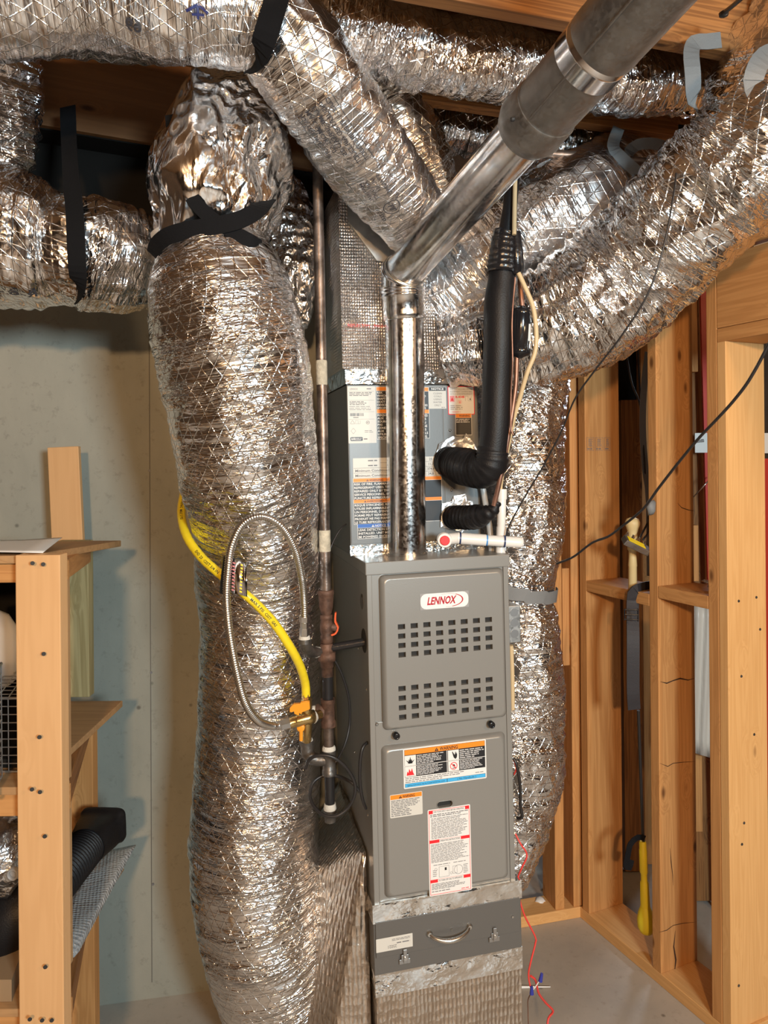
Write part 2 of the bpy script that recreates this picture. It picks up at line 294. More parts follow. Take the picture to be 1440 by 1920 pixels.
class MB:
    """collects shapes and links them as ONE mesh object"""
    def __init__(s, m=None): s.v = []; s.f = []; s.fm = []; s.mats = []; s.sm = []; s.M = m or Matrix()
    def mi(s, mat):
        mat = M[mat] if isinstance(mat, str) else mat
        if mat not in s.mats: s.mats.append(mat)
        return s.mats.index(mat)
    def add(s, vs, fs, mat, smooth=False, m=None):
        o = len(s.v); T = s.M @ m if m else s.M; i = s.mi(mat)
        s.v += [T @ V(p) for p in vs]
        for f in fs: s.f.append([o + k for k in f]); s.fm.append(i); s.sm.append(smooth)
        return s
    def box(s, a, b, mat, m=None):
        x0, y0, z0 = a; x1, y1, z1 = b
        vs = [(x, y, z) for z in (z0, z1) for y in (y0, y1) for x in (x0, x1)]
        return s.add(vs, [(0, 2, 3, 1), (4, 5, 7, 6), (0, 1, 5, 4), (2, 6, 7, 3), (0, 4, 6, 2), (1, 3, 7, 5)], mat, False, m)
    def prism(s, pts, y0, y1, mat, m=None, smooth=False):
        """polygon in local XZ extruded along Y"""
        n = len(pts); vs = [(x, y0, z) for x, z in pts] + [(x, y1, z) for x, z in pts]
        fs = [tuple(range(n))[::-1], tuple(range(n, 2 * n))] + [(i, (i + 1) % n, n + (i + 1) % n, n + i) for i in range(n)]
        return s.add(vs, fs, mat, smooth, m)
    def tube(s, pts, r, mat, seg=16, cap=True, smooth=True, squash=1.0):
        """pts: world/local points; r: number or list"""
        pts = [V(p) for p in pts]; n = len(pts); rs = r if isinstance(r, (list, tuple)) else [r] * n
        vs = []; t0 = (pts[1] - pts[0]).normalized(); up = t0.orthogonal().normalized(); prev = t0
        for i in range(n):
            if i == 0: t = t0
            elif i == n - 1: t = (pts[-1] - pts[-2])
            else: t = (pts[i + 1] - pts[i]).normalized() + (pts[i] - pts[i - 1]).normalized()
            t = t.normalized() if t.length > 1e-9 else prev
            q = prev.rotation_difference(t); up = (q @ up); up = (up - t * up.dot(t)).normalized(); prev = t; side = t.cross(up)
            for k in range(seg):
                a = 2 * pi * k / seg; vs.append(pts[i] + (up * cos(a) + side * sin(a) * squash) * rs[i])
        fs = []
        for i in range(n - 1):
            for k in range(seg): fs.append((i * seg + k, i * seg + (k + 1) % seg, (i + 1) * seg + (k + 1) % seg, (i + 1) * seg + k))
        s.add(vs, fs, mat, smooth)
        if cap:
            o = len(s.v); i = s.mi(mat)
            s.v += s.v[o - n * seg:o - n * seg + seg] + s.v[o - seg:o]
            s.f.append(list(range(o, o + seg))[::-1]); s.fm.append(i); s.sm.append(False)
            s.f.append(list(range(o + seg, o + 2 * seg))); s.fm.append(i); s.sm.append(False)
        return s
    def lathe(s, prof, origin, axis, mat, seg=24, smooth=True, cap=True, phase=0):
        """prof: [(radius, height)] along axis from origin"""
        ax = V(axis).normalized(); up = ax.orthogonal().normalized()
        if abs(ax.dot(CF)) < .95: up = (CF - ax * ax.dot(CF)).normalized()
        sd = ax.cross(up); og = V(origin); vs = []
        for r, h in prof:
            for k in range(seg):
                a = 2 * pi * (k + phase) / seg; vs.append(og + ax * h + (up * cos(a) + sd * sin(a)) * r)
        fs = [(i * seg + k, i * seg + (k + 1) % seg, (i + 1) * seg + (k + 1) % seg, (i + 1) * seg + k) for i in range(len(prof) - 1) for k in range(seg)]
        s.add(vs, fs, mat, smooth)
        if cap:
            n = len(prof); s.add(vs[:seg], [tuple(range(seg))[::-1]], mat); s.add(vs[(n - 1) * seg:], [tuple(range(seg))], mat)
        return s
    def build(s, name, parent=None, bevel=0, label=None, cat=None, group=None, kind=None, solid=0, local=None):
        me = bpy.data.meshes.new(name)
        pm = (parent.matrix_world if parent else (local or Matrix()))
        inv = pm.inverted(); me.from_pydata([inv @ p for p in s.v], [], s.f)
        for m in s.mats: me.materials.append(m)
        me.polygons.foreach_set('material_index', s.fm); me.polygons.foreach_set('use_smooth', s.sm); me.update()
        o = bpy.data.objects.new(name, me); COL.objects.link(o)
        if parent: o.parent = parent
        o.matrix_world = pm
        if parent: o.matrix_parent_inverse = Matrix(); o.matrix_basis = Matrix()
        if bevel:
            bm_ = o.modifiers.new('bevel', 'BEVEL'); bm_.width = bevel; bm_.segments = 2; bm_.limit_method = 'ANGLE'; bm_.angle_limit = R_(40)
        if solid:
            sm = o.modifiers.new('solid', 'SOLIDIFY'); sm.thickness = solid; sm.offset = 0
        bmm = bmesh.new(); bmm.from_mesh(me); bmesh.ops.recalc_face_normals(bmm, faces=bmm.faces) if not getattr(s, 'keep', False) else None; bmm.to_mesh(me); bmm.free()
        tag(o, label, cat, group, kind); return o

def catmull(pts, step=.006, extra=None):
    """dense samples through points; returns points and interpolated extra values"""
    P_ = [V(p) for p in pts]; E = extra or [0] * len(P_)
    P_ = [P_[0] * 2 - P_[1]] + P_ + [P_[-1] * 2 - P_[-2]]; E = [E[0]] + list(E) + [E[-1]]
    out = []; ex = []
    for i in range(1, len(P_) - 2):
        p0, p1, p2, p3 = P_[i - 1:i + 3]; e0, e1, e2, e3 = E[i - 1:i + 3]
        n = max(2, int((p2 - p1).length / step))
        for k in range(n):
            t = k / n; t2 = t * t; t3 = t2 * t
            f = lambda a, b, c, d: .5 * ((2 * b) + (c - a) * t + (2 * a - 5 * b + 4 * c - d) * t2 + (3 * b - a - 3 * c + d) * t3)
            out.append(f(p0, p1, p2, p3)); ex.append(f(e0, e1, e2, e3))
    out.append(P_[-2]); ex.append(E[-2]); return out, ex

def pxpts(lst): return [P(*q[:3]) for q in lst]

class Duct:
    """crumpled foil flexible duct; pts = (px, py, depth, radius)"""
    def __init__(s, pts, seg=150, step=.0065, ka=11, kb=46, amp=.010, rib=.0015, pitch=.034, big=.012, seed=0, closed=True):
        s.path, s.rad = catmull([P(a, b, c) for a, b, c, r in pts], step, [q[3] for q in pts])
        s.seg = seg; s.ka = ka; s.kb = kb; s.amp = amp; s.rib = rib; s.pitch = pitch; s.big = big; s.seed = seed; s.closed = closed
        n = len(s.path); s.T = []; s.U = []; s.S = [0]
        for i in range(n):
            a = s.path[max(0, i - 2)]; b = s.path[min(n - 1, i + 2)]; s.T.append((b - a).normalized())
            if i: s.S.append(s.S[-1] + (s.path[i] - s.path[i - 1]).length)
        back = CF.copy(); up = (back - s.T[0] * back.dot(s.T[0])).normalized()
        for i in range(n):
            if i: up = s.T[i - 1].rotation_difference(s.T[i]) @ up; up = (up - s.T[i] * up.dot(s.T[i])).normalized()
            s.U.append(up)
    def co(s, i, th):
        r = s.rad[i]; return V((cos(th) * r * s.ka, sin(th) * r * s.ka, s.S[i] * s.kb)) + V((s.seed * 7.3, s.seed * 3.1, 0))
    def pt(s, i, th, off=0, smooth=False):
        r = s.rad[i]; q = s.co(i, th); t = s.T[i]; u = s.U[i]; sd = t.cross(u)
        n1 = noise.noise(q * .8); n2 = noise.noise(q * 2.1 + V((5, 5, 5)))
        d = s.big * (noise.noise(V((cos(th) * 1.1, sin(th) * 1.1, s.S[i] * 5)) + V((s.seed * 5, 0, 3))) + .35 * (1 - 2 * abs(noise.noise(V((cos(th) * 2.2, sin(th) * 2.2, s.S[i] * 9)) + V((s.seed * 2, 7, 3))))))
        if not smooth:
            vd = noise.voronoi(q * .55)[0]
            d += s.amp * (.75 * (1 - abs(n1) * 2.2) + .35 * (1 - abs(n2) * 2) - .9 * (vd[1] - vd[0] < .12) * 0 + .55 * vd[0] - .9)
        d += s.rib * sin(2 * pi * s.S[i] / s.pitch + 1.5 * noise.noise(q * .2))
        return s.path[i] + (u * cos(th) + sd * sin(th)) * (r + d + off)
    def build(s, name, mat, parent=None, **kw):
        n = len(s.path); seg = s.seg; vs = []; co = []; uv = []
        for i in range(n):
            for k in range(seg):
                th = 2 * pi * k / seg; vs.append(s.pt(i, th)); co.append(s.co(i, th)); uv.append((th * s.rad[i], s.S[i], 0))
        fs = [(i * seg + k, i * seg + (k + 1) % seg, (i + 1) * seg + (k + 1) % seg, (i + 1) * seg + k) for i in range(n - 1) for k in range(seg)]
        if s.closed:
            for base, ix in ((0, 0), ((n - 1) * seg, n - 1)):
                c = len(vs); vs.append(s.path[ix]); co.append(V((0, 0, s.S[ix] * s.kb))); uv.append((0, 0, 0))
                fs += [(base + k, base + (k + 1) % seg, c) for k in range(seg)]
        mb = MB(); mb.add(vs, fs, mat, True); o = mb.build(name, parent, **kw)
        for nm, data in (('duct_co', co), ('duct_uv', uv)):
            at = o.data.attributes.new(nm, 'FLOAT_VECTOR', 'POINT'); flat = [c for q in data for c in q]; at.data.foreach_set('vector', flat)
        return o
    def nearest(s, px, py):
        """path index and angle whose surface point projects closest to a pixel on the visible side"""
        best = None
        for i in range(0, len(s.path), 2):
            for k in range(0, 72):
                th = 2 * pi * k / 72; sd = s.T[i].cross(s.U[i]); nn = s.U[i] * cos(th) + sd * sin(th)
                p = s.path[i] + nn * s.rad[i]
                if nn.dot(CAM - p) < 0: continue
                x, y, d = proj(p); e = (x - px) ** 2 + (y - py) ** 2
                if best is None or e < best[0]: best = (e, i, th)
        return best[1], best[2]
    def fmap(s, i0, th0, flip=1):
        """maps decal coordinates (x along duct, y around) to the surface"""
        ds = s.S[-1] / (len(s.path) - 1)
        def f(x, y, off=.004):
            fi = i0 + flip * x / ds; i = max(0, min(len(s.path) - 2, int(fi))); fr = fi - i
            th = th0 + flip * y / s.rad[i]
            return s.pt(i, th, off, False).lerp(s.pt(i + 1, th, off, False), fr)
        return f

# ---------------------------------------------------------------- text and labels
_tc = {}
def text_mesh(txt, bold=0.0, res=2):
    key = (txt, bold, res)
    if key in _tc: return _tc[key]
    cu = bpy.data.curves.new('t', 'FONT'); cu.body = txt; cu.size = 1; cu.offset = bold; cu.resolution_u = res; cu.align_x = 'LEFT'
    ob = bpy.data.objects.new('t', cu); COL.objects.link(ob)
    dg = bpy.context.evaluated_depsgraph_get(); me = bpy.data.meshes.new_from_object(ob.evaluated_get(dg))
    vs = [(v.co.x, v.co.y) for v in me.vertices]; fs = [tuple(p.vertices) for p in me.polygons]
    bpy.data.objects.remove(ob); bpy.data.curves.remove(cu); bpy.data.meshes.remove(me)
    w = max([v[0] for v in vs], default=1); _tc[key] = (vs, fs, w); return _tc[key]

class Label:
    """flat sticker: (x right, y down) in metres on a plane; org = upper-left corner, ux, uy unit vectors, nrm outward"""
    def __init__(s, org, ux, uy, nrm, w, h): s.o, s.ux, s.uy, s.n, s.w, s.h = org, ux, uy, nrm, w, h; s.mb = MB(); s.mb.keep = True; s.k = 0
    def p(s, x, y, k): return s.o + s.ux * x + s.uy * y + s.n * (.0004 + k * .00012)
    def rect(s, x0, y0, x1, y1, mat, k=1):
        s.mb.add([s.p(x0, y1, k), s.p(x1, y1, k), s.p(x1, y0, k), s.p(x0, y0, k)], [(0, 1, 2, 3)], mat); return s
    def base(s, mat, r=.002, border=None, bw=.0015):
        def rr(x0, y0, x1, y1, r, k, mat):
            pts = []
            for cx, cy, a0 in ((x1 - r, y0 + r, -90), (x1 - r, y1 - r, 0), (x0 + r, y1 - r, 90), (x0 + r, y0 + r, 180)):
                for j in range(5): a = R_(a0 + j * 22.5); pts.append(s.p(cx + r * cos(a), cy + r * sin(a), k))
            s.mb.add(pts, [tuple(range(len(pts)))], mat)
        if border: rr(0, 0, s.w, s.h, r, 0, border); rr(bw, bw, s.w - bw, s.h - bw, r * .8, .5, mat)
        else: rr(0, 0, s.w, s.h, r, 0, mat)
        s.rr = rr; return s
    def text(s, t, x, y, size, mat, bold=.0, w=None, align='L', shear=0, k=3, flip=False):
        vs, fs, tw = text_mesh(t, bold); sc = size / .72; sx = sc if w is None else w / tw
        W = tw * sx; x0 = x - (W / 2 if align == 'C' else W if align == 'R' else 0)
        if flip: pts = [s.p(x0 + W - a * sx, y - size + b * sc, k) for a, b in vs]
        else: pts = [s.p(x0 + a * sx + b * sc * shear, y - b * sc, k) for a, b in vs]
        s.mb.add(pts, fs, mat); return s
    def greek(s, x0, y0, x1, y1, n, mat, fill=.42, k=2, last=.6, seed=1):
        rnd = random.Random(seed); lh = (y1 - y0) / n
        for i in range(n):
            x = x0; end = x1 - (rnd.random() * .25 * (x1 - x0)) if i < n - 1 else x0 + (x1 - x0) * last; y = y0 + lh * (i + .5)
            while x < end:
                w = lh * rnd.uniform(.9, 4.0); w = min(w, end - x)
                s.rect(x, y - lh * fill * .5, x + w, y + lh * fill * .5, mat, k); x += w + lh * .45
        return s
    def tri(s, x, y, h, mat, mark=None, k=3):
        s.mb.add([s.p(x - h * .58, y, k), s.p(x + h * .58, y, k), s.p(x, y - h, k)], [(0, 1, 2)], mat)
        if mark: s.rect(x - h * .06, y - h * .68, x + h * .06, y - h * .28, mark, k + 1); s.rect(x - h * .06, y - h * .2, x + h * .06, y - h * .09, mark, k + 1)
        return s
    def poly(s, pts, mat, k=3): s.mb.add([s.p(a, b, k) for a, b in pts], [tuple(range(len(pts)))], mat); return s
    def ring(s, x, y, r, wd, mat, k=3, a0=0, a1=360, ry=1.0):
        n = 28; vs = []
        for j in range(n + 1):
            a = R_(a0 + (a1 - a0) * j / n); vs += [s.p(x + r * cos(a), y + r * sin(a) * ry, k), s.p(x + (r - wd) * cos(a), y + (r - wd) * sin(a) * ry, k)]
        s.mb.add(vs, [(2 * j, 2 * j + 1, 2 * j + 3, 2 * j + 2) for j in range(n)], mat); return s
    def build(s, name, parent=None, **kw): return s.mb.build(name, parent, **kw)

def ribbon(name, pts, width, mat, nrm=None, thick=.0018, parent=None, step=.012, twist=None, **kw):
    """flat webbing strap; pts world points; nrm: outward direction(s)"""
    path, tw = catmull(pts, step, twist or [0] * len(pts)); n = len(path); vs = []
    for i, p in enumerate(path):
        t = (path[min(n - 1, i + 1)] - path[max(0, i - 1)]).normalized()
        nn = nrm(p) if callable(nrm) else (nrm or -CF); nn = (nn - t * nn.dot(t)).normalized()
        if tw[i]: nn = Quaternion(t, tw[i]) @ nn
        wd = t.cross(nn).normalized()
        for sx, sn in ((-1, 1), (1, 1), (1, -1), (-1, -1)): vs.append(p + wd * width * .5 * sx + nn * thick * .5 * sn)
    fs = [(i * 4 + k, i * 4 + (k + 1) % 4, i * 4 + 4 + (k + 1) % 4, i * 4 + 4 + k) for i in range(n - 1) for k in range(4)]
    fs += [(3, 2, 1, 0), tuple((n - 1) * 4 + k for k in range(4))]
    mb = MB(); mb.add(vs, fs, mat); return mb.build(name, parent, **kw)

def board(name, a, b, w, t, wdir, mat, bevel=.002, **kw):
    """plank from a to b (centre line), w across in wdir, t thick; grain along it"""
    a = V(a); b = V(b); z = (b - a).normalized(); x = (V(wdir) - z * V(wdir).dot(z)).normalized(); y = z.cross(x); L = (b - a).length
    m = Matrix(((x.x, y.x, z.x, a.x), (x.y, y.y, z.y, a.y), (x.z, y.z, z.z, a.z), (0, 0, 0, 1)))
    mb = MB(m); mb.box((-w / 2, -t / 2, 0), (w / 2, t / 2, L), mat); return mb.build(name, bevel=bevel, local=m, **kw)
# ================================================================ STRUCTURE
ez = V((0, 0, 1))
def slab(name, pts, z0, z1, mat, **kw):
    n = len(pts); vs = [V((p[0], p[1], z0)) for p in pts] + [V((p[0], p[1], z1)) for p in pts]
    fs = [tuple(range(n))[::-1], tuple(range(n, 2 * n))] + [(i, (i + 1) % n, n + (i + 1) % n, n + i) for i in range(n)]
    mb = MB(); mb.add(vs, fs, mat); return mb.build(name, **kw)
slab('floor', [(-3.6, -3.2), (4.6, -3.2), (4.6, 6.2), (-3.6, 6.2)], -.12, 0, 'floor', kind='structure')
JZ = 2.55                                   # underside of the joists
slab('ceiling', [(-3.6, -3.2), (4.6, -3.2), (4.6, 6.2), (-3.6, 6.2)], JZ + .241, JZ + .27, 'subfloor', kind='structure')
# concrete wall behind the furnace
ga = onZ(190, 1885, 0); gb = onZ(386, 1858, 0); wd = (gb - ga).normalized(); wn = V((-wd.y, wd.x, 0))
if wn.dot(CF) < 0: wn = -wn
w0 = ga - wd * 1.6; w1 = ga + wd * 1.02
slab('wall_back', [w0, w1, w1 + wn * .2, w0 + wn * .2], 0, 2.36, 'conc', kind='structure')
mb = MB()
for z in (.35, 1.0, 1.62):                  # form-tie marks down the wall joint
    q = on_plane(283, 1200, ga, wn); q.z = z; mb.lathe([(.004, 0), (.004, .002)], q - wn * .002, wn, 'l_ink', 8)
jp = on_plane(281, 900, ga, wn); jq = on_plane(284, 1600, ga, wn)
d_ = (jq - jp) / (jp.z - jq.z)
mb.add([jp + d_ * (jp.z - 2.3) - wn * .0012 - wd * .0012, jp + d_ * (jp.z - .05) - wn * .0012 - wd * .0012, jp + d_ * (jp.z - .05) - wn * .0012 + wd * .0012, jp + d_ * (jp.z - 2.3) - wn * .0012 + wd * .0012], [(0, 1, 2, 3)], simple('form_line', (.13, .125, .11), .9))
mb.build('trim_1', kind='structure')
# far walls, only glimpsed or reflected
slab('wall_left', [(-3.6, -3.2), (-3.5, -3.2), (-3.5, 6.2), (-3.6, 6.2)], 0, JZ + .24, 'room', kind='structure')
slab('wall_right', [(4.5, -3.2), (4.6, -3.2), (4.6, 6.2), (4.5, 6.2)], 0, JZ + .24, 'room', kind='structure')
slab('wall_front', [(-3.5, -3.2), (4.5, -3.2), (4.5, -3.1), (-3.5, -3.1)], 0, JZ + .24, 'room', kind='structure')
slab('wall_far', [(-3.5, 6.1), (4.5, 6.1), (4.5, 6.2), (-3.5, 6.2)], 0, JZ + .24, 'room', kind='structure')

# ---- joists along world X
def joist(name, px, py, lab, x0=None, x1=4.4, far=True, t=.038):
    x0 = x0 if x0 is not None else onZ(575, 80, JZ).x
    y = onZ(px, py, JZ).y; yc = y - t / 2 if far else y + t / 2
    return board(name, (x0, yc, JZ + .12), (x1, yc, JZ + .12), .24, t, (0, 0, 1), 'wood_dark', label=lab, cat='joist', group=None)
jA = joist('ceiling_joist', 900, 32, 'brown wooden ceiling joist at the top right with the grey strap stapled to it')
jB = joist('ceiling_joist', 840, 207, 'dark ceiling joist passing behind the wide vent pipe, under the first bay of foil duct')
jC = joist('ceiling_joist', 790, 276, 'third ceiling joist back, a thin brown strip left of the galvanized vent pipe')
r0 = onZ(82, 240, JZ); r1 = onZ(270, 271, JZ); rd = (r1 - r0).normalized(); a_ = r0 - rd * 1.3; b_ = r1 + rd * .75
rn = V((-rd.y, rd.x, 0))
board('rim_joist', (a_.x, a_.y, JZ + .12), (b_.x, b_.y, JZ + .12), .24, .038, (0, 0, 1), 'wood_rim', label='brown wooden rim board above the concrete wall, seen through the gap between ducts', cat='rim board')
slab('void_shade_back', [a_ + wn * .10, b_ + wn * .10, b_ + wn * .12, a_ + wn * .12], 2.30, JZ + .2, 'far', kind='structure')  # black board painting the shadowed void behind the sill
slab('void_shade_top', [a_ - rn * 0, b_ - rn * 0, b_ + rn * .3, a_ + rn * .3], JZ - .004, JZ, 'far', kind='structure')  # black underside closing the same painted void

# ================================================================ FURNACE FRAME
FO = P(702.0, 1698.0, 1.825)
FR = Matrix.Rotation(R_(-3.5), 4, 'Z') @ Matrix.Rotation(R_(-.9), 4, 'Y')
FM = Matrix.Translation(FO) @ FR; FMi = FM.inverted()
fx = (FR @ V((1, 0, 0))); fy = (FR @ V((0, 1, 0))); fz = (FR @ V((0, 0, 1)))
def fw(x, y, z): return FM @ V((x, y, z))
def fl(px, py, y0=0.0): return FMi @ on_plane(px, py, fw(0, y0, 0), fy)
FWD, FHT, FDP = .372, .838, .47
def rrect(x0, z0, x1, z1, r, n=5):
    pts = []
    for cx, cz, a0 in ((x1 - r, z0 + r, -90), (x1 - r, z1 - r, 0), (x0 + r, z1 - r, 90), (x0 + r, z0 + r, 180)):
        for j in range(n + 1): a = R_(a0 + j * 90 / n); pts.append((cx + r * cos(a), cz + r * sin(a)))
    return pts
def door_panel(name, outer, steps, holes, mat, parent):
    """raised door: outer contour at y0, successive (inset, y) contours, inner face filled round the holes"""
    bm = bmesh.new(); x0, z0, x1, z1 = outer[:4]; rings = []
    for inset, y, r in steps:
        rings.append([bm.verts.new((x, y, z)) for x, z in rrect(x0 + inset, z0 + inset, x1 - inset, z1 - inset, r)])
    n = len(rings[0])
    for a, b in zip(rings, rings[1:]):
        for i in range(n): f = bm.faces.new((a[i], a[(i + 1) % n], b[(i + 1) % n], b[i])); f.smooth = True
    yi = steps[-1][1]; edges = [bm.edges.get((rings[-1][i], rings[-1][(i + 1) % n])) for i in range(n)]
    cav = []
    for hp in holes:
        vs = [bm.verts.new((x, yi, z)) for x, z in hp]; m_ = len(vs)
        for i in range(m_): edges.append(bm.edges.new((vs[i], vs[(i + 1) % m_])))
        cav.append(vs)
    res = bmesh.ops.triangle_fill(bm, use_beauty=True, use_dissolve=False, edges=edges, normal=(0, -1, 0))
    hc = [[(min(p[0] for p in h), min(p[1] for p in h), max(p[0] for p in h), max(p[1] for p in h))] for h in holes]
    for f in [g for g in res['geom'] if isinstance(g, bmesh.types.BMFace)]:
        c = f.calc_center_median()
        if any(h[0][0] < c.x < h[0][2] and h[0][1] < c.z < h[0][3] for h in hc) : bmesh.ops.delete(bm, geom=[f], context='FACES_ONLY')
    me = bpy.data.meshes.new(name)
    for vs in cav:                              # pocket walls
        m_ = len(vs); bk = [bm.verts.new((v.co.x, yi + .012, v.co.z)) for v in vs]
        for i in range(m_): f = bm.faces.new((vs[i], vs[(i + 1) % m_], bk[(i + 1) % m_], bk[i]))
        f = bm.faces.new(bk); f.material_index = 1
    bmesh.ops.recalc_face_normals(bm, faces=bm.faces); bm.to_mesh(me); bm.free()
    me.materials.append(M[mat]); me.materials.append(M['cavity'])
    o = bpy.data.objects.new(name, me); COL.objects.link(o); o.parent = parent; return o

furnace = empty('gas_furnace', FO, 'tall grey gas furnace cabinet with louvred upper door and warning stickers', 'furnace', rot=FR)
mb = MB(FM)
# casing: bottom, sides, back, top, front frame
mb.box((0, 0, 0), (.0135, FDP, FHT - .001), 'paint').box((FWD - .0135, 0, 0), (FWD, FDP, FHT - .001), 'paint').box((.0135, .02, 0), (FWD - .0135, FDP, FHT - .002), 'paint_dark')
mb.build('casing', furnace, .0015)
mb = MB(FM); mb.box((-.003, -.004, FHT - .030), (FWD + .003, FDP + .002, FHT + .001), 'paint'); mb.build('top_cap', furnace, .002)
mb = MB(FM); mb.box((.0135, .006, .446), (FWD - .0135, .0195, FHT - .030), 'paint'); mb.build('door_frame', furnace)
# side knockouts and rivets on the left side
for (y, z, r) in ((.05, .20, .004), (.03, .52, .004), (.12, .60, .004), (.2, .3, .004), (.1, .34, .004)):
    mb = MB(); mb.lathe([(r, 0), (r * .6, -.002)], fw(0, y, z), fx, 'steel', 8); mb.build('rivet', furnace)
mb = MB(); mb.lathe([(.030, -.0008), (.030, .001)], fw(0, .045, FHT - .20), fx, 'cavity', 24); mb.build('gas_inlet_grommet', furnace)
mb = MB(); mb.lathe([(.020, -.0006), (.020, .001)], fw(0, .06, FHT - .105), fx, 'paint_dark', 20); mb.lathe([(.0045, -.0012), (.0045, .001)], fw(0, .055, FHT - .09), fx, 'cavity', 12); mb.build('knockout', furnace)

# upper door
def fxz(px, py, y=0.0): q = fl(px, py, y); return q.x, q.z
ux0, uz1 = fxz(712, 1079); ux1, _ = fxz(938, 1062); lx, uz0 = fxz(724, 1367)
holes = []
s1 = fxz(743, 1168.6); e1 = fxz(905.5, 1158.3); b1 = fxz(743.2, 1221); s2 = fxz(744, 1283.8); b2 = fxz(746, 1337)
for (s_, b_) in ((s1, b1), (s2, b2)):
    for r in range(4):
        for c in range(8):
            x = s_[0] + (e1[0] - s1[0]) * c / 7; z = s_[1] + (b_[1] - s_[1]) * r / 3
            holes.append([(x, z), (x, z - .0125), (x + .0185, z - .0125), (x + .0185, z)])
UD = (ux0 - .001, uz0 - .002, ux1 + .006, uz1)
updoor = door_panel('louvred_door', UD, [(0, .004, .012), (0.0, -.002, .012), (.006, -.013, .014), (.010, -.0145, .014)], holes, 'paint', furnace)
for h in holes:                                # a louvre blade inside each slot
    x0, z1 = h[0]; x1, z0 = h[2]; mb = MB(FM)
    mb.add([(x0, -.0135, z0 + .0003), (x1 - .006, -.0135, z0 + .0003), (x1 - .004, -.0085, z1 - .0003), (x0, -.0085, z1 - .0003)], [(0, 1, 2, 3)], 'paint'); mb.build('louvre_blade', updoor)
# embossed crease of the logo shield
def crease(pxs, y, r, nm, par):
    pts = []
    for px, py in pxs: q = fl(px, py, y); pts.append(fw(q.x, y, q.z))
    pts, _ = catmull(pts, .004) if len(pxs) > 3 else (pts, 0); m_ = MB(); m_.tube(pts, r, 'paint', 8); return m_.build(nm, par)
crease([(718, 1104), (740, 1111), (757, 1117), (762, 1124), (769, 1142), (774, 1151), (784, 1155), (830, 1153), (880, 1148), (889, 1145), (895, 1133), (900, 1114), (906, 1107), (933, 1093)], -.0148, .0022, 'embossed_crease', updoor)
# badge
q0 = fl(787, 1113.5, -.0145); q1 = fl(879, 1146.5, -.0145); qa = fl(878.5, 1112, -.0145)
bw, bh = qa.x - q0.x, .0405
lb = Label(fw(q0.x, -.0150, q0.z), fx, -fz, -fy, bw, bh)
lb.base('l_grey', .001); lb.rr(.0012, .0012, bw - .0012, bh - .0012, .015, 1.2, 'white')
lb.text('LENNOX', bw * .135, bh * .70, .0185, 'logo_red', .035, w=bw * .585, shear=.22, k=3)
lb.ring(bw * .60, bh * .50, bw * .285, .0034, 'logo_red', 2, -62, 78, .46); lb.ring(bw * .56, bh * .5, bw * .30, .0010, 'logo_red', 2, -115, -55, .44); lb.ring(bw * .56, bh * .5, bw * .30, .0010, 'logo_red', 2, 60, 98, .44)
lb.build('logo_badge', updoor, label='white oval badge reading LENNOX in red')
# thumb screws and corner screws
for px, py in ((741, 1377), (918.5, 1356)):
    q = fl(px, py, 0); m_ = MB(); m_.lathe([(.0085, 0), (.0085, -.012), (.0072, -.0145), (.0035, -.0145), (.003, -.012)], fw(q.x, -.003, q.z), fy, 'black', 20); m_.build('thumb_screw', furnace)
for px, py in ((706.5, 1358), (945.5, 1332)):
    q = fl(px, py, 0); m_ = MB(); m_.lathe([(.0042, 0), (.0042, -.003), (.002, -.0045)], fw(q.x, .002, q.z), fy, 'steel_dark', 10); m_.build('screw', furnace)
# lower door
lx0, lz1 = fxz(715, 1399); lx1, _ = fxz(949, 1372); _, lz0 = fxz(712, 1690)
hx, hz = fxz(831, 1503.5)
slot = rrect(hx - .021, hz - .0085, hx + .021, hz + .0085, .0083, 5)
mb = MB(FM); mb.box((.0135, .002, .004), (FWD - .0135, .0195, .446), 'paint'); ldb = mb.build('blower_door', furnace, .0015)
LD = (lx0, .014, FWD - .021, lz1)
o = door_panel('raised_face', LD, [(0, .002, .012), (0, -.001, .012), (.007, -.011, .013), (.011, -.0125, .013)], [slot], 'paint', ldb)
m_ = MB(); m_.tube([fw(x, -.0125, z) for x, z in slot + slot[:1]], .0014, 'paint', 6, cap=False); m_.build('handle_rim', ldb)

# ---- stickers on the lower door
def door_label(ul, w, h, y): q = fl(*ul, y); return Label(fw(q.x, y, q.z), fx, -fz, -fy, w, h)
yl = -.0128
ppm = 1400 / 1.86
w_, h_ = .2165, .0985
L_ = door_label((755.5, 1404.5), w_, h_, yl); L_.base('white', .003)
L_.rect(.003, .003, w_ - .003, .0165, 'l_black', 1).rect(.0036, .0036, w_ - .0036, .0160, 'l_orange', 2)
L_.tri(.086, .0148, .009, 'l_black', 'l_orange', 3).text('WARNING', .0945, .0144, .0088, 'l_black', .02, w=.047)
L_.rect(.003, .0165, w_ - .003, .0705, 'l_black', 1)
for (x, y) in ((.0036, .0175), (.0036, .0445), (.1155, .0175), (.1155, .0445)): L_.rect(x, y, x + .0285, y + .0250, 'white', 2)
L_.rect(.003, .0428, w_ - .003, .0440, 'white', 2).rect(.1120, .0165, .1136, .0705, 'white', 2)
for (x, y, n, sd) in ((.034, .018, 6, 1), (.034, .0450, 7, 2), (.146, .018, 5, 3), (.146, .0450, 7, 4)): L_.greek(x, y, x + .072 if x < .1 else w_ - .006, y + .0235, n, 'l_wht2', .5, 2, seed=sd)
ex, ey = .0178, .0375                       # burst symbol
for k, (a, r) in enumerate(((-170, .009), (-140, .015), (-112, .012), (-90, .017), (-68, .012), (-40, .015), (-10, .009))):
    L_.poly([(ex - .004, ey), (ex + r * cos(R_(a)), ey + r * sin(R_(a))), (ex + .004, ey)], 'l_black', 3)
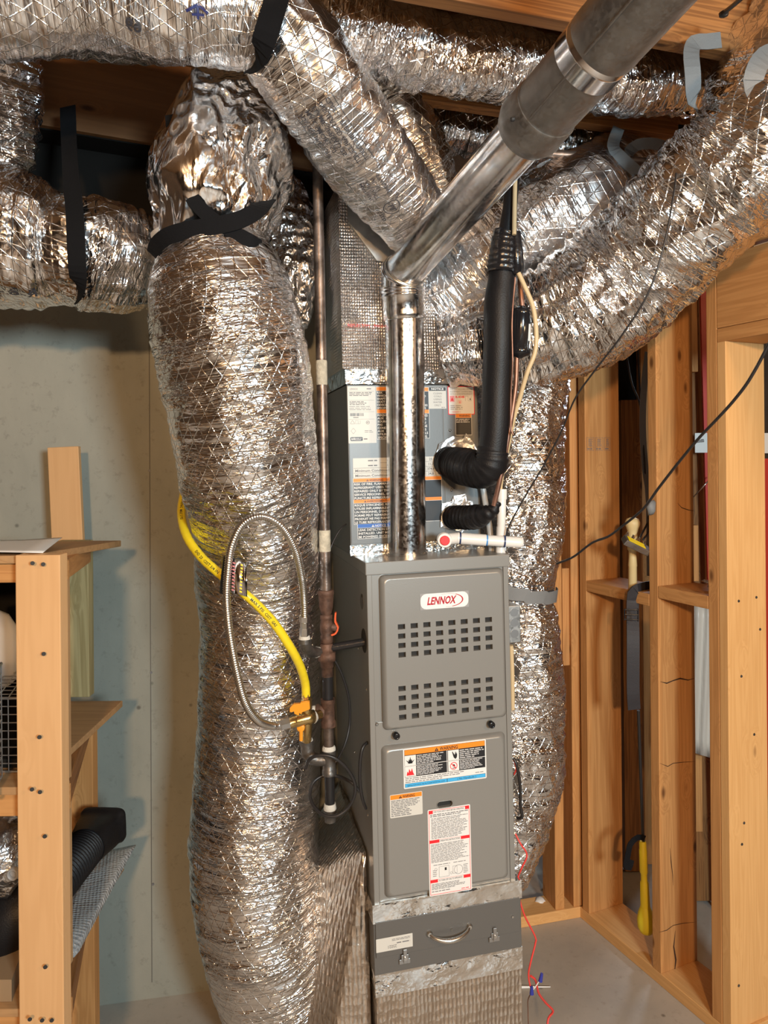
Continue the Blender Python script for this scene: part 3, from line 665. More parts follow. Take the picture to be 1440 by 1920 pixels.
L_.poly([(.0075, .0665), (.0095, .056), (.0125, .060), (.0145, .050), (.0185, .058), (.0215, .049), (.0245, .0605), (.0275, .0665)], 'l_red', 3)
L_.poly([(.126, .022), (.1275, .021), (.133, .030), (.1345, .022), (.136, .0225), (.1365, .028), (.138, .023), (.1395, .030), (.1385, .0365), (.135, .0405), (.130, .036)], 'l_black', 3)
L_.ring(.1297, .057, .0095, .0016, 'l_red', 4).poly([(.1235, .052), (.1250, .0505), (.1365, .0625), (.1350, .0640)], 'l_red', 4).poly([(.127, .056), (.129, .0525), (.1325, .054), (.1335, .058), (.1275, .0585)], 'l_black', 3).rect(.1262, .0615, .1335, .0630, 'l_black', 3)
L_.greek(.004, .0718, w_ - .04, .0850, 3, 'l_ink', .4, 2, .55, 9).greek(w_ - .030, .0790, w_ - .006, .083, 1, 'l_ink', .4, 2, .9, 10)
L_.rect(.003, .0860, w_ - .003, .0955, 'l_black', 1).rect(.0036, .0866, .1113, .0950, 'l_sky', 2).rect(.1125, .0866, w_ - .0036, .0950, 'l_sky', 2)
L_.text('Lighting instructions may be located behind this cover', .0080, .0924, .0034, 'l_black', .01, w=.098).text('( No Handhole )', .138, .0930, .0050, 'l_black', .0, w=.050)
L_.build('warning_sticker', ldb, label='wide orange, black and blue warning sticker')
w_, h_ = .083, .057
L_ = door_label((730.5, 1491), w_, h_, yl); L_.base('l_cream', .003)
L_.rect(.0015, .0015, w_ - .0015, .0122, 'l_orange', 2).tri(.027, .0110, .0072, 'l_black', 'l_orange').text('WARNING', .0325, .0106, .0068, 'l_black', .02, w=.031)
L_.greek(.003, .0138, w_ - .003, .0330, 5, 'l_ink', .45, 2, .8, 21).greek(.003, .0330, w_ - .024, .0545, 5, 'l_ink', .45, 2, .9, 22)
L_.build('small_warning_sticker', ldb, label='small orange-topped warning sticker')
w_, h_ = .1115, .2145
L_ = door_label((801.5, 1519), w_, h_, yl); L_.base('white', .003)
def frame(x0, y0, x1, y1, t, mat): L_.rect(x0, y0, x1, y0 + t, mat, 1).rect(x0, y1 - t, x1, y1, mat, 1).rect(x0, y0, x0 + t, y1, mat, 1).rect(x1 - t, y0, x1, y1, mat, 1)
frame(.0026, .0026, w_ - .0026, h_ - .0026, .0011, 'l_red')
L_.rect(.0036, .0036, .0135, .0110, 'l_red', 2).rect(w_ - .0135, .0036, w_ - .0036, .0110, 'l_red', 2).text('FOR YOUR SAFETY READ BEFORE OPERATING', .0155, .0092, .0040, 'l_ink', .01, w=w_ - .032)
L_.greek(.0065, .0120, w_ - .0055, .0200, 2, 'l_ink', .5, 2, .8, 31).greek(.0085, .0215, w_ - .0055, .0740, 15, 'l_ink', .4, 2, .7, 32)
L_.rect(.0036, .0765, .029, .0840, 'l_red', 2).rect(w_ - .0265, .0765, w_ - .0036, .0840, 'l_red', 2).text('OPERATING INSTRUCTIONS', .0305, .0825, .0044, 'l_ink', .01, w=.052).rect(.0036, .0762, w_ - .0036, .0766, 'l_red', 2)
L_.greek(.0065, .0860, w_ - .0055, .1330, 14, 'l_ink', .4, 2, .7, 33)
for (x, y, a, b) in ((.026, .144, .026, .026), (.062, .148, .011, .018)):
    for (p, q, r_, t_) in ((x, y, x + a, y + .0006), (x, y + b, x + a, y + b + .0006), (x, y, x + .0006, y + b), (x + a, y, x + a + .0006, y + b)): L_.rect(p, q, r_, t_, 'l_ink', 2)
L_.rect(.041, .148, .046, .155, 'l_black', 2).ring(.018, .150, .0035, .0006, 'l_ink', 2).ring(.058, .164, .003, .0006, 'l_ink', 2).ring(.077, .158, .0115, .0008, 'l_ink', 2).greek(.012, .137, .060, .141, 1, 'l_ink', .35, 2, .9, 34).greek(.064, .137, .1, .141, 1, 'l_ink', .35, 2, .9, 35).greek(.090, .146, .103, .170, 6, 'l_ink', .3, 2, .9, 36).greek(.010, .150, .022, .168, 4, 'l_ink', .3, 2, .9, 37)
L_.rect(.0036, .1745, .0225, .1820, 'l_red', 2).rect(w_ - .0215, .1745, w_ - .0036, .1820, 'l_red', 2).rect(.0036, .1742, w_ - .0036, .1746, 'l_red', 2).text('TO TURN OFF GAS TO APPLIANCE', .0245, .1804, .0044, 'l_ink', .01, w=.062)
L_.greek(.0065, .1845, w_ - .018, .2000, 5, 'l_ink', .45, 2, .7, 38).greek(.0065, .2020, .06, .2060, 1, 'l_ink', .45, 2, .9, 39).greek(w_ - .028, .205, w_ - .006, .209, 1, 'l_red', .4, 2, .9, 40)
L_.build('operating_instruction_sticker', ldb, label='tall red-bordered operating instruction sticker')

# ================================================================ COIL CABINET AND PLENUM
CYF = .150                                    # how far the coil case sits behind the furnace front
ca = fl(650, 724, CYF); CW = .366; cz0 = FHT + .001; cz1 = ca.z + .004; cxl = ca.x
coil = empty('coil_cabinet', fw(cxl, CYF, cz0), 'grey cooling coil cabinet covered in stickers, standing on the furnace', 'coil cabinet', rot=FR)
mb = MB(FM); mb.box((cxl, CYF, cz0), (cxl + CW, CYF + .32, cz1), 'coil'); mb.build('casing', coil, .002)
mb = MB(FM); mb.box((cxl + .003, CYF - .0015, cz0 + .028), (cxl + CW * .715, CYF - .0002, cz1 - .002), 'coil'); mb.build('access_panel', coil, .0008)
mb = MB(FM); mb.box((cxl + CW * .722, CYF - .0015, cz0 + .028), (cxl + CW - .003, CYF - .0002, cz1 - .002), 'coil'); mb.build('side_panel', coil, .0008)
for px, py in ((843, 807), (846, 919), (865, 720), (850, 975)):
    q = fl(px, py, CYF); m_ = MB(); m_.lathe([(.004, 0), (.0035, -.003), (.001, -.004)], fw(q.x, CYF - .001, q.z), fy, 'steel', 10); m_.build('screw', coil)
mb = MB(FM); mb.box((cxl - .002, CYF - .003, cz0 - .001), (cxl + CW + .006, CYF - .0016, cz0 + .026), 'tape'); mb.box((cxl - .002, CYF - .010, cz0 - .0005), (cxl + CW + .006, CYF - .002, cz0 + .0015), 'tape'); mb.build('foil_tape', coil)
yc = CYF - .0016
def coil_label(ul, ur, h, build_y=yc):
    q = fl(*ul, build_y); r = fl(*ur, build_y); return Label(fw(q.x, build_y, q.z), fx, -fz, -fy, r.x - q.x, h), r.x - q.x
L_, w_ = coil_label((651, 724.5), (703.5, 724.5), .1500); h_ = .1500; L_.base('l_cream', .001)
L_.text('LENNOX', .006, .0095, .0055, 'l_ink', 0, w=.022).greek(.052, .004, .066, .009, 1, 'l_ink', .5, 2, .9, 50)
L_.rect(.002, .0128, w_ - .004, .0133, 'l_ink', 2).greek(.005, .0145, w_ - .006, .0260, 3, 'l_ink', .5, 2, .8, 51).rect(.002, .0365, w_ - .004, .037, 'l_ink', 2).greek(.005, .0385, w_ - .02, .0500, 3, 'l_ink', .5, 2, .8, 52).greek(.004, .051, w_ - .006, .064, 3, 'l_ink', .3, 2, .9, 53)
L_.rect(.002, .067, w_ - .004, .0675, 'l_ink', 2)
x = .006; rnd = random.Random(5)
while x < .042: bwid = rnd.choice((.0006, .0011, .0018)); L_.rect(x, .0705, x + bwid, .0785, 'l_black', 2); x += bwid + rnd.choice((.0007, .0012))
L_.greek(.014, .080, .03, .084, 1, 'l_ink', .5, 2, .9, 54).rect(.002, .0865, w_ - .004, .087, 'l_ink', 2)
for p in (((.006, .0985), (.0175, .0985), (.0118, .0895)),):
    for a, b in zip(p, p[1:] + p[:1]): dx, dy = b[0] - a[0], b[1] - a[1]; l = (dx * dx + dy * dy) ** .5; L_.poly([a, b, (b[0] - dy / l * .0007, b[1] + dx / l * .0007), (a[0] - dy / l * .0007, a[1] + dx / l * .0007)], 'l_ink', 2)
L_.rect(.020, .0895, .0265, .0900, 'l_ink').rect(.020, .0985, .0325, .099, 'l_ink').rect(.020, .0895, .0205, .099, 'l_ink').rect(.0265, .0895, .027, .099, 'l_ink').rect(.032, .0895, .0325, .099, 'l_ink')
L_.ring(.053, .0955, .0048, .0009, 'l_ink', 2).greek(.05, .093, .056, .098, 2, 'l_ink', .5, 2, .9, 55)
for a, b in (((.0065, .1175), (.0135, .1095)), ((.0135, .1095), (.0205, .1175)), ((.0205, .1175), (.0135, .1255)), ((.0135, .1255), (.0065, .1175))):
    dx, dy = b[0] - a[0], b[1] - a[1]; l = (dx * dx + dy * dy) ** .5; L_.poly([a, b, (b[0] - dy / l * .0006, b[1] + dx / l * .0006), (a[0] - dy / l * .0006, a[1] + dx / l * .0006)], 'l_ink', 2)
L_.greek(.044, .115, w_ - .006, .123, 2, 'l_ink', .3, 2, .9, 56)
L_.rr(.005, .1335, .0385, .1440, .003, 1.5, 'l_black'); L_.text('AHRI', .007, .1415, .0062, 'white', .02, w=.012).greek(.020, .1355, .037, .1425, 2, 'l_wht2', .45, 3, .9, 57).greek(.041, .136, .052, .142, 1, 'l_ink', .5, 2, .9, 58)
L_.build('rating_plate', coil, label='cream rating plate of fine print')
def strip_label(ul, ur, h, rows, nm, lab):
    L_, w_ = coil_label(ul, ur, h); L_.base('white', .001); t = .001; y = t
    for kind, hh, texts in rows:
        if kind == 'l_black':
            L_.rect(t, y, w_ - t, y + hh, 'l_black', 1); n = len(texts); lh = hh / n
            for i, tx in enumerate(texts):
                if tx: L_.text(tx, t + .0015, y + lh * (i + .86), lh * .66, 'white', .02, w=min(w_ - 2 * t - .003, text_mesh(tx, .02)[2] * lh * .66 / .72 * 1.05))
        else:
            L_.rect(t, y, w_ - t, y + hh - .0008, kind, 1)
            if texts: L_.tri(w_ * texts[1], y + hh * .80, hh * .62, 'l_black' if kind != 'l_blue' else 'white', kind).text(texts[0], w_ * texts[1] + hh * .5, y + hh * .80, hh * .56, 'l_black' if kind != 'l_blue' else 'white', .02)
        y += hh
    return L_.build(nm, coil, label=lab)
strip_label((704.5, 725), (736, 725), .140, [('l_orange', .0105, None), ('l_black', .0490, ['RISK', 'WHICH', 'SHAFT', 'DUCT', 'DEVICE', 'SPECIFI']), ('l_orange', .0105, None), ('l_black', .068, ['RISQU', 'AUX', 'SOURC', 'PAS', 'CONDU', 'AUX', 'UTILIS', 'SPECIF'])], 'bilingual_warning_sticker', 'orange and black warning strip left of the vent pipe')
strip_label((790, 726), (803.5, 726), .138, [('l_orange', .0105, None), ('l_black', .0490, ['S', 'SD', 'S', 'IL', 'MES', 'US']), ('l_orange', .0105, None), ('l_black', .066, ['LES', 'ES', 'AI', 'GE', 'ES', 'ELS', 'US'])], 'bilingual_warning_sticker', 'orange and black warning strip right of the vent pipe')
L_, w_ = coil_label((803.5, 725.5), (836, 725.5), .0590); L_.base('l_cream', .001); L_.rect(.0008, .0008, w_ - .0008, .0105, 'l_black', 1).text('NOTICE', w_ / 2, .0082, .0058, 'white', .025, w=w_ * .72, align='C')
for i, t in enumerate(('CLEAN', 'COILS', 'USING', 'WATER', 'ONLY.')): L_.text(t, w_ / 2, .0200 + i * .0080, .0050, 'l_ink', .0, w=w_ * (.5, .44, .47, .52, .4)[i], align='C')
L_.greek(w_ - .014, .054, w_ - .003, .057, 1, 'l_ink', .5, 2, .9, 60)
L_.build('notice_sticker', coil, label='cream NOTICE CLEAN COILS USING WATER ONLY sticker')
L_, w_ = coil_label((839, 724), (889, 724), .0780); h_ = .0780; L_.base('white', .003, 'l_red', .0022)
for i, t in enumerate(('THIS UNIT REQUIRES SERVICE', 'EQUIPMENT COMPATIBLE', 'WITH A-454B REFRIGERANT')): L_.text(t, w_ / 2, .0105 + i * .0065, .0040, 'l_grey', 0, w=w_ * .84, align='C')
L_.text('R-454B', .022, .0325, .0060, 'l_red', .03, w=.026); L_.rr(.0055, .0265, .019, .043, .001, 1.5, 'l_pink'); L_.poly([(.008, .040), (.0122, .030), (.0165, .040)], 'l_red', 3)
L_.ring(.0345, .043, .0052, .0007, 'l_red', 2).poly([(.0325, .0455), (.0345, .0395), (.0365, .0455)], 'l_red', 2)
L_.rect(.050, .0275, .0505, .041, 'l_ink').rect(.067, .0275, .0675, .041, 'l_ink').rect(.0585, .0275, .059, .041, 'l_ink').rect(.050, .0275, .0585, .028, 'l_ink').rect(.059, .0405, .067, .041, 'l_ink').poly([(.0625, .038), (.0645, .031), (.0665, .038)], 'l_black')
L_.greek(.007, .051, .045, .0650, 3, 'l_grey', .4, 2, .9, 61).greek(.012, .068, .038, .073, 1, 'l_pink', .4, 2, .9, 62)
L_.build('refrigerant_sticker', coil, label='white sticker with a red border')
L_, w_ = coil_label((853.5, 775), (884, 775), .0600); L_.base('white', .001); L_.rect(.001, .001, w_ - .001, .0120, 'l_orange', 1).text('WARNING', w_ * .56, .0098, .0064, 'l_black', .02, w=w_ * .66, align='C').rect(.001, .0125, w_ - .001, .0588, 'l_black', 1).greek(.002, .0145, w_ - .002, .0260, 3, 'l_wht2', .5, 2, .9, 63)
L_.build('small_warning_sticker', coil, label='small orange-topped black warning sticker')
L_, w_ = coil_label((661.5, 859.5), (833, 859.5), .0520); h_ = .052; L_.base('l_cream', .001)
for y in (.0260, .0390): L_.rect(.0015, y, w_ - .0015, y + .0008, 'l_ink', 2)
for x in (w_ * .29,): L_.rect(x, .001, x + .0007, .026, 'l_ink', 2)
L_.rect(w_ * .29, .0130, w_ - .0015, .0137, 'l_ink', 2)
for x in (.79, .9): L_.rect(w_ * x, .001, w_ * x + .0007, h_ - .001, 'l_ink', 2)
L_.greek(w_ * .16, .004, w_ * .27, .010, 1, 'l_ink', .5, 2, .9, 64).greek(w_ * .16, .017, w_ * .27, .023, 1, 'l_ink', .5, 2, .9, 65)
L_.text('Minimum Conditioned', .005, .0362, .0064, 'l_ink', .02, w=.100).text('Minimum Conditioned', .005, .0492, .0064, 'l_ink', .02, w=.100)
for i, t in enumerate(('25', '11.3', '374.8', '34.8')): L_.text(t, w_ * .845, .0100 + i * .0130, .0066, 'l_ink', .02, align='C')
for i, t in enumerate(('', '', '4', '4')):
    if t: L_.text(t, w_ * .93, .0100 + i * .0130, .0066, 'l_ink', .02, align='C')
for i, t in enumerate(('9', '5')): L_.text(t, w_ * .772, .0360 + i * .0130, .0066, 'l_ink', .02, align='R')
L_.build('airflow_table_sticker', coil, label='cream sticker with a table of minimum airflow')
strip_label((661.5, 897), (828, 897), .1220, [('l_orange', .0100, ('WARNING', .16)), ('l_black', .0460, ['RISK OF FIRE. FLAMMABLE    . DISPOSE OF', 'REFRIGERANT USED. TO BE   IN ACCORDANCE', 'REPAIRED ONLY BY TRAINED  L OR LOCAL', 'SERVICE PERSONNEL. DO NOT  FLAMMABLE', 'PUNCTURE REFRIGERANT          USED.']), ('l_orange', .0095, ('AVERTISSEMENT', .13)), ('l_black', .0545, ['RISQUE D\'INCENDIE. REFRIG        ELIMINER', 'UTILISE INFLAMMABLE A           NT ET', 'UN PERSONNEL D\'ENTRETIEN  MENT AU', 'FORME PEUT REPARER. NE    TIONS', 'PRODUIT NE PAS PERFORER   CALES.', 'LE TUBE REFRIGERANT        UTILISE'])], 'large_bilingual_warning_sticker', 'wide orange and black bilingual warning sticker')
strip_label((670, 982.5), (790, 982.5), .0400, [('l_blue', .0105, ('NOTICE', .24)), ('l_black', .0275, ['LEAK DETECTION SYSTEM MUST', 'INSTALLED. UNIT MUST ALWAY', 'BE POWERED EXCEPT FOR'])], 'leak_notice_sticker', 'blue-topped leak detection notice')

# plenum wrapped in bubble foil, up to the joists
pzt = (FMi @ V((FO.x, FO.y, 2.37))).z
pl = empty('supply_plenum', fw(cxl, CYF, cz1), 'bubble-foil wrapped supply plenum box above the coil cabinet', 'plenum', rot=FR)
mb = MB(FM); nx, nz = 26, 40
def pbox(x0, y0, z0, x1, y1, z1, mat, amp=.004, mb=mb, n=30):
    """closed box with softly puffed faces"""
    def face(o, du, dv, nn):
        vs = []
        for j in range(n + 1):
            for i in range(n + 1):
                u, v = i / n, j / n; p = o + du * u + dv * v; e = min(u, 1 - u, v, 1 - v)
                vs.append(p + nn * (amp * (noise.noise(p * 14) + .4 * noise.noise(p * 40)) * min(1, e * 8)))
        mb.add(vs, [(j * (n + 1) + i, j * (n + 1) + i + 1, (j + 1) * (n + 1) + i + 1, (j + 1) * (n + 1) + i) for j in range(n) for i in range(n)], mat, True)
    X, Y, Z = V((x1 - x0, 0, 0)), V((0, y1 - y0, 0)), V((0, 0, z1 - z0)); o = V((x0, y0, z0)); e = V((x1, y1, z1))
    face(o, X, Z, V((0, -1, 0))); face(o, Z, Y, V((-1, 0, 0))); face(e, -X, -Z, V((0, 1, 0))); face(e, -Z, -Y, V((1, 0, 0))); face(o, Y, X, V((0, 0, -1))); face(e, -Y, -X, V((0, 0, 1)))
pbox(cxl - .012, CYF - .012, cz1 + .04, cxl + CW + .004, CYF + .33, pzt, 'bubble')
pbx = mb.build('bubble_wrap', pl)
mb = MB(FM); pbox(cxl - .004, CYF - .006, cz1 + .001, cxl + CW - .001, CYF + .325, cz1 + .055, 'tape', .006, mb); mb.build('foil_tape_collar', pl)
L_ = Label(fw(cxl + .000, CYF - .019, fl(642, 607, CYF).z), fx, -fz, -fy, .2, .02)
for i, t in enumerate(('REFLECTIVE', 'INSULATION')): L_.text(t, .002 + i * .07, .010, .0068, 'l_red', 0, w=.060)
L_.build('red_print', pbx)
mb = MB(FM)
g0 = fl(640, 372, CYF - .02)
tk = [(cxl + .01, pzt - .005), (cxl + .01, pzt - .10), (cxl + .085, pzt - .20), (cxl + .20, pzt - .215), (cxl + .25, pzt - .005)]
mb.prism([(x, z) for x, z in tk], CYF - .020, CYF - .013, 'galv_dull'); mb.build('sheet_metal_front', pl, .001)

# ================================================================ FILTER RACK AND RETURN BOX
zr0 = fl(706, 1828).z; 
rack = empty('filter_rack', fw(0, 0, zr0), 'grey sheet metal filter rack with a chrome handle under the furnace', 'filter rack', rot=FR)
RZ = zr0 - .0; RT = -.030
mb = MB(FM); mb.box((-.004, -.003, RZ), (FWD + .012, FDP - .02, RT), 'paint_dark'); mb.build('housing', rack, .0015)
mb = MB(FM); mb.box((0, -.008, RZ + .045), (FWD + .006, -.0032, RT - .008), 'paint_dark'); fdo = mb.build('access_door', rack, .001)
mb = MB(FM); pbox(-.006, -.006, RT - .012, FWD + .014, FDP - .1, .004, 'tape', .004, mb); mb.build('foil_tape', rack)
hA = fl(805, 1751, -.009); hB = fl(880, 1737.5, -.009)
def arc(a, b, out, drop, n=14):
    pts = []
    for i in range(n + 1): t = i / n; s_ = sin(pi * t) ** .6 if 0 < t < 1 else 0; pts.append(fw(a.x + (b.x - a.x) * t, -.009 - out * s_, a.z + (b.z - a.z) * t - drop * s_))
    return pts
mb = MB(); hp = arc(hA, hB, .022, .012); mb.tube(hp, [.0038 + .0028 * sin(pi * i / (len(hp) - 1)) for i in range(len(hp))], 'steel', 12)
for q in (hA, hB): mb.lathe([(.0085, 0), (.0085, -.002), (.005, -.006)], fw(q.x, -.008, q.z), fy, 'steel', 16)
mb.build('chrome_handle', fdo)
for px, py in ((759, 1795), (927, 1754)):
    q = fl(px, py, -.009); m_ = MB(FM)
    m_.box((q.x - .009, -.012, q.z - .006), (q.x + .009, -.008, q.z + .008), 'steel_dark').box((q.x - .0045, -.015, q.z - .012), (q.x + .0045, -.0115, q.z + .022), 'steel_dark').box((q.x - .014, -.0095, q.z - .016), (q.x + .014, -.008, q.z - .004), 'steel_dark')
    m_.M = Matrix(); m_.lathe([(.004, 0), (.004, .004)], fw(q.x, -.0175, q.z + .001), fy, 'steel', 12); m_.build('toggle_latch', rack, .0008)
for px, py in ((961, 1719), (847, 1743)):
    q = fl(px, py, -.009); m_ = MB(); m_.lathe([(.0035, 0), (.0028, -.003)], fw(q.x, -.0082, q.z), fy, 'steel', 10); m_.build('rivet', fdo)
q = fl(705, 1762, -.009); L_ = Label(fw(q.x, -.0083, q.z), fx, -fz, -fy, .0925, .0330); L_.base('l_cream', .001)
L_.text('25021', .030, .0280, .0078, 'l_ink', 0, w=.022, flip=True).greek(.052, .014, .088, .020, 1, 'l_ink', .4, 2, .95, 71).greek(.040, .005, .088, .011, 2, 'l_ink', .4, 2, .95, 72)
L_.build('part_sticker', fdo, label='cream sticker with an upside-down number')

ret = empty('return_box', V((fw(0, 0, 0).x, fw(0, 0, 0).y, 0)), 'return air box wrapped in ribbed brown-grey bubble foil under the filter rack', 'return box', rot=Matrix.Rotation(R_(-3.5), 4, 'Z'))
zb = FMi @ V((FO.x, FO.y, .002))
mb = MB(FM); pbox(.0, .0, zb.z + .006, FWD + .01, FDP - .02, RZ - .001, 'bubble_brown', .004, mb); mb.build('bubble_wrap', ret)
mb = MB(FM); pbox(-.003, -.003, RZ - .055, FWD + .013, FDP - .03, RZ + .001, 'foil_tape_brown' if 'foil_tape_brown' in M else 'tape', .004, mb); mb.build('foil_tape', ret)
# the leaning return drop on the left, same wrap
mb = MB(FM)
A_ = [(-.006, .06, .10), (-.006, .40, .14), (-.006, .02, zb.z + .01), (-.15, .03, zb.z + .01), (-.30, .30, zb.z + .01), (-.006, .44, zb.z + .01), (-.11, .16, -.12), (-.22, .32, -.10)]
bm = bmesh.new()
for p in A_: bm.verts.new(p)
bmesh.ops.convex_hull(bm, input=bm.verts); bmesh.ops.subdivide_edges(bm, edges=bm.edges, cuts=14, use_grid_fill=True)
for v in bm.verts: v.co += V((1, 1, 1)) * .006 * noise.noise(v.co * 9)
bm.verts.ensure_lookup_table(); bm.verts.index_update()
mb.add([v.co.copy() for v in bm.verts], [[v.index for v in f.verts] for f in bm.faces], 'bubble_brown', True); bm.free()
dr = mb.build('return_drop_wrap', ret)
# ================================================================ FOIL DUCTS
def thing_duct(name, d, mat, lab, cat='duct', **kw): return d.build(name, mat, label=lab, cat=cat, **kw)
def dprint(d, px, py, items, nm, parent, flip=1, mat='ink_foil', off=.0055):
    i0, t0 = d.nearest(px, py); f = d.fmap(i0, t0, flip); mb = MB(); mb.keep = True
    for it in items:
        if it[0] == 't':
            _, tx, x, y, size, bold = it; vs, fs, w = text_mesh(tx, bold, 3); sc = size / .72
            mb.add([f(x + a * sc, y + b * sc, off) for a, b in vs], fs, mat)
        elif it[0] == 'l':
            _, x0, y0, x1, y1, wd = it; n = max(2, int(((x1 - x0) ** 2 + (y1 - y0) ** 2) ** .5 / .006)); dx, dy = x1 - x0, y1 - y0; l = (dx * dx + dy * dy) ** .5; nx, ny = -dy / l * wd / 2, dx / l * wd / 2
            vs = []
            for k in range(n + 1): t = k / n; vs += [f(x0 + dx * t + nx, y0 + dy * t + ny, off), f(x0 + dx * t - nx, y0 + dy * t - ny, off)]
            mb.add(vs, [(2 * k, 2 * k + 1, 2 * k + 3, 2 * k + 2) for k in range(n)], mat)
        elif it[0] == 'r':
            _, x, y, r, wd = it; vs = []
            for k in range(33): a = 2 * pi * k / 32; vs += [f(x + r * cos(a), y + r * sin(a), off), f(x + (r - wd) * cos(a), y + (r - wd) * sin(a), off)]
            mb.add(vs, [(2 * k, 2 * k + 1, 2 * k + 3, 2 * k + 2) for k in range(32)], mat)
    return mb.build(nm, parent)

# the tall return duct on the left
D4 = Duct([(390, 462, 1.740, 0.128), (402, 500, 1.730, 0.140), (412, 545, 1.715, 0.160), (424, 610, 1.715, 0.168), (441, 700, 1.730, 0.168), (456, 800, 1.750, 0.163), (470, 900, 1.790, 0.160), (483, 1000, 1.859, 0.155),
           (487, 1100, 1.930, 0.158), (489, 1200, 1.950, 0.156), (489, 1300, 1.970, 0.156), (485, 1400, 1.990, 0.159), (480, 1500, 2.000, 0.169), (477, 1600, 2.000, 0.168), (484, 1700, 2.000, 0.166), (502, 1790, 2.020, 0.164), (535, 1880, 2.070, 0.160), (590, 1960, 2.130, 0.134)], seg=190, step=.005, ka=9, kb=46, amp=.0034, big=.009, rib=.0008, pitch=.026, seed=1)
o4 = thing_duct('foil_flex_duct', D4, 'foil', 'large vertical foil flex duct running down beside the furnace on the left', group=None)
# white insulation showing at its taped neck
mb = MB(); mb.lathe([(.100, -.012), (.124, -.004), (.128, .008), (.115, .016), (.09, .016)], P(390, 455, 1.74), V((0, 0, 1)), 'white_foam', 40); mb.build('insulation_edge', o4, label='white insulation edge')
# gathered boot above it
D3 = Duct([(520, 95, 1.80, .085), (470, 160, 1.80, .105), (430, 225, 1.78, .125), (415, 300, 1.75, .158), (405, 365, 1.73, .148), (398, 420, 1.73, .125), (394, 452, 1.74, .118)], seg=170, step=.005, ka=17, kb=12, amp=.015, big=.035, rib=0, seed=2)
thing_duct('foil_duct_elbow', D3, 'foil_loose', 'crumpled foil elbow bound with crossed black straps above the tall left duct')
# top-left duct that turns down the diagonal
D1 = Duct([(-120, -20, 1.42, .118), (0, -12, 1.45, .115), (150, -8, 1.50, .113), (300, 8, 1.53, .113), (410, 20, 1.55, .110), (490, 38, 1.56, .098), (545, 85, 1.58, .102), (590, 150, 1.62, .106), (650, 240, 1.70, .104), (715, 330, 1.80, .102), (765, 400, 1.88, .092), (795, 455, 1.97, .07)], seg=160, step=.0055, ka=9, kb=44, amp=.0042, rib=.001, seed=3)
o1 = thing_duct('foil_flex_duct', D1, 'foil_calm', 'foil flex duct along the top left that bends diagonally down, printed with black text')
dprint(D1, 612, 178, [('l', 0, -.012, .175, -.012, .0012), ('l', 0, .075, .30, .075, .0012), ('l', .175, -.012, .175, .075, .0012)] +
       [('t', t, .004, y, s, .01) for t, y, s in (('CLASS 1 FLEXIBLE DUCT', -.004, .0095), ('INSULATED AIR DUCT', .012, .010), ('FLAME SPREAD 25', .028, .010), ('MAX SMOKE 50', .044, .010), ('POSITIVE PRESSURE', .060, .0085))] +
       [('t', t, .19, y, .0085, .01) for t, y in (('STANDARD', .0), ('UL 181', .015), ('AIR DUCT', .03), ('MATERIAL', .045))] + [('r', .285, .02, .020, .002), ('t', 'UL', .276, .014, .013, .03), ('t', 'US', .262, -.008, .008, .02), ('t', 'LISTED', .272, .048, .009, .02)], 'printed_text', o1)
dprint(D1, 235, 30, [('t', '69', 0, 0, .022, .03)], 'printed_number', o1, flip=1)
dprint(D1, 350, 22, [('l', 0, 0, .025, -.012, .005), ('l', .025, -.012, .05, 0, .005), ('l', .012, .004, .04, .004, .004), ('l', .025, -.012, .025, .012, .005)], 'blue_print', o1, mat='ink_blue')
# second diagonal duct behind it
D2 = Duct([(560, -60, 1.86, .10), (620, 10, 1.86, .098), (680, 110, 1.88, .095), (730, 200, 1.92, .095), (775, 300, 1.98, .094), (810, 390, 2.06, .085), (830, 440, 2.12, .07)], seg=130, ka=8, kb=34, amp=.004, seed=4)
thing_duct('foil_flex_duct', D2, 'foil_brown', 'smooth brownish foil flex duct running diagonally behind the printed one')
# joist bay ducts
D5 = Duct([(600, 40, 1.66, .088), (700, 72, 1.69, .090), (800, 98, 1.72, .088), (950, 122, 1.78, .083), (1060, 140, 1.82, .078), (1180, 152, 1.87, .080), (1290, 165, 1.92, .070), (1400, 185, 1.98, .066), (1500, 200, 2.02, .066)], seg=120, ka=12, kb=40, amp=.008, seed=5)
thing_duct('foil_flex_duct', D5, 'foil', 'foil flex duct sagging in the first joist bay, crossing behind the wide vent pipe')
D6 = Duct([(700, 218, 2.06, .075), (800, 232, 2.1, .072), (900, 248, 2.14, .07), (1050, 268, 2.2, .07), (1180, 285, 2.26, .07), (1320, 300, 2.34, .07)], seg=90, ka=10, kb=48, amp=.009, seed=6)
thing_duct('foil_flex_duct', D6, 'foil', 'foil flex duct in the second joist bay, mostly hidden by the joist')
# left low duct and its riser
D7 = Duct([(-90, 440, 1.76, .158), (0, 448, 1.77, .158), (60, 456, 1.77, .150), (108, 462, 1.78, .128), (140, 464, 1.78, .116), (172, 470, 1.80, .128), (225, 488, 1.84, .124), (300, 505, 1.90, .105)], seg=160, ka=10, kb=36, amp=.0075, big=.02, seed=7)
o7 = thing_duct('foil_flex_duct', D7, 'foil', 'foil flex duct entering at the left edge, hung in a black strap below the wood')
dprint(D7, 75, 548, [('t', 'R-6.0', 0, 0, .021, .02)], 'printed_text', o7, flip=-1, off=.004)
mb_ = None
D8 = Duct([(-30, 20, 1.78, .12), (-22, 110, 1.80, .125), (-18, 200, 1.82, .118), (-28, 300, 1.84, .105), (-50, 390, 1.86, .10)], seg=120, ka=10, kb=44, amp=.012, seed=8)
thing_duct('foil_flex_duct', D8, 'foil', 'foil flex duct bulging in at the upper left corner, turning down')
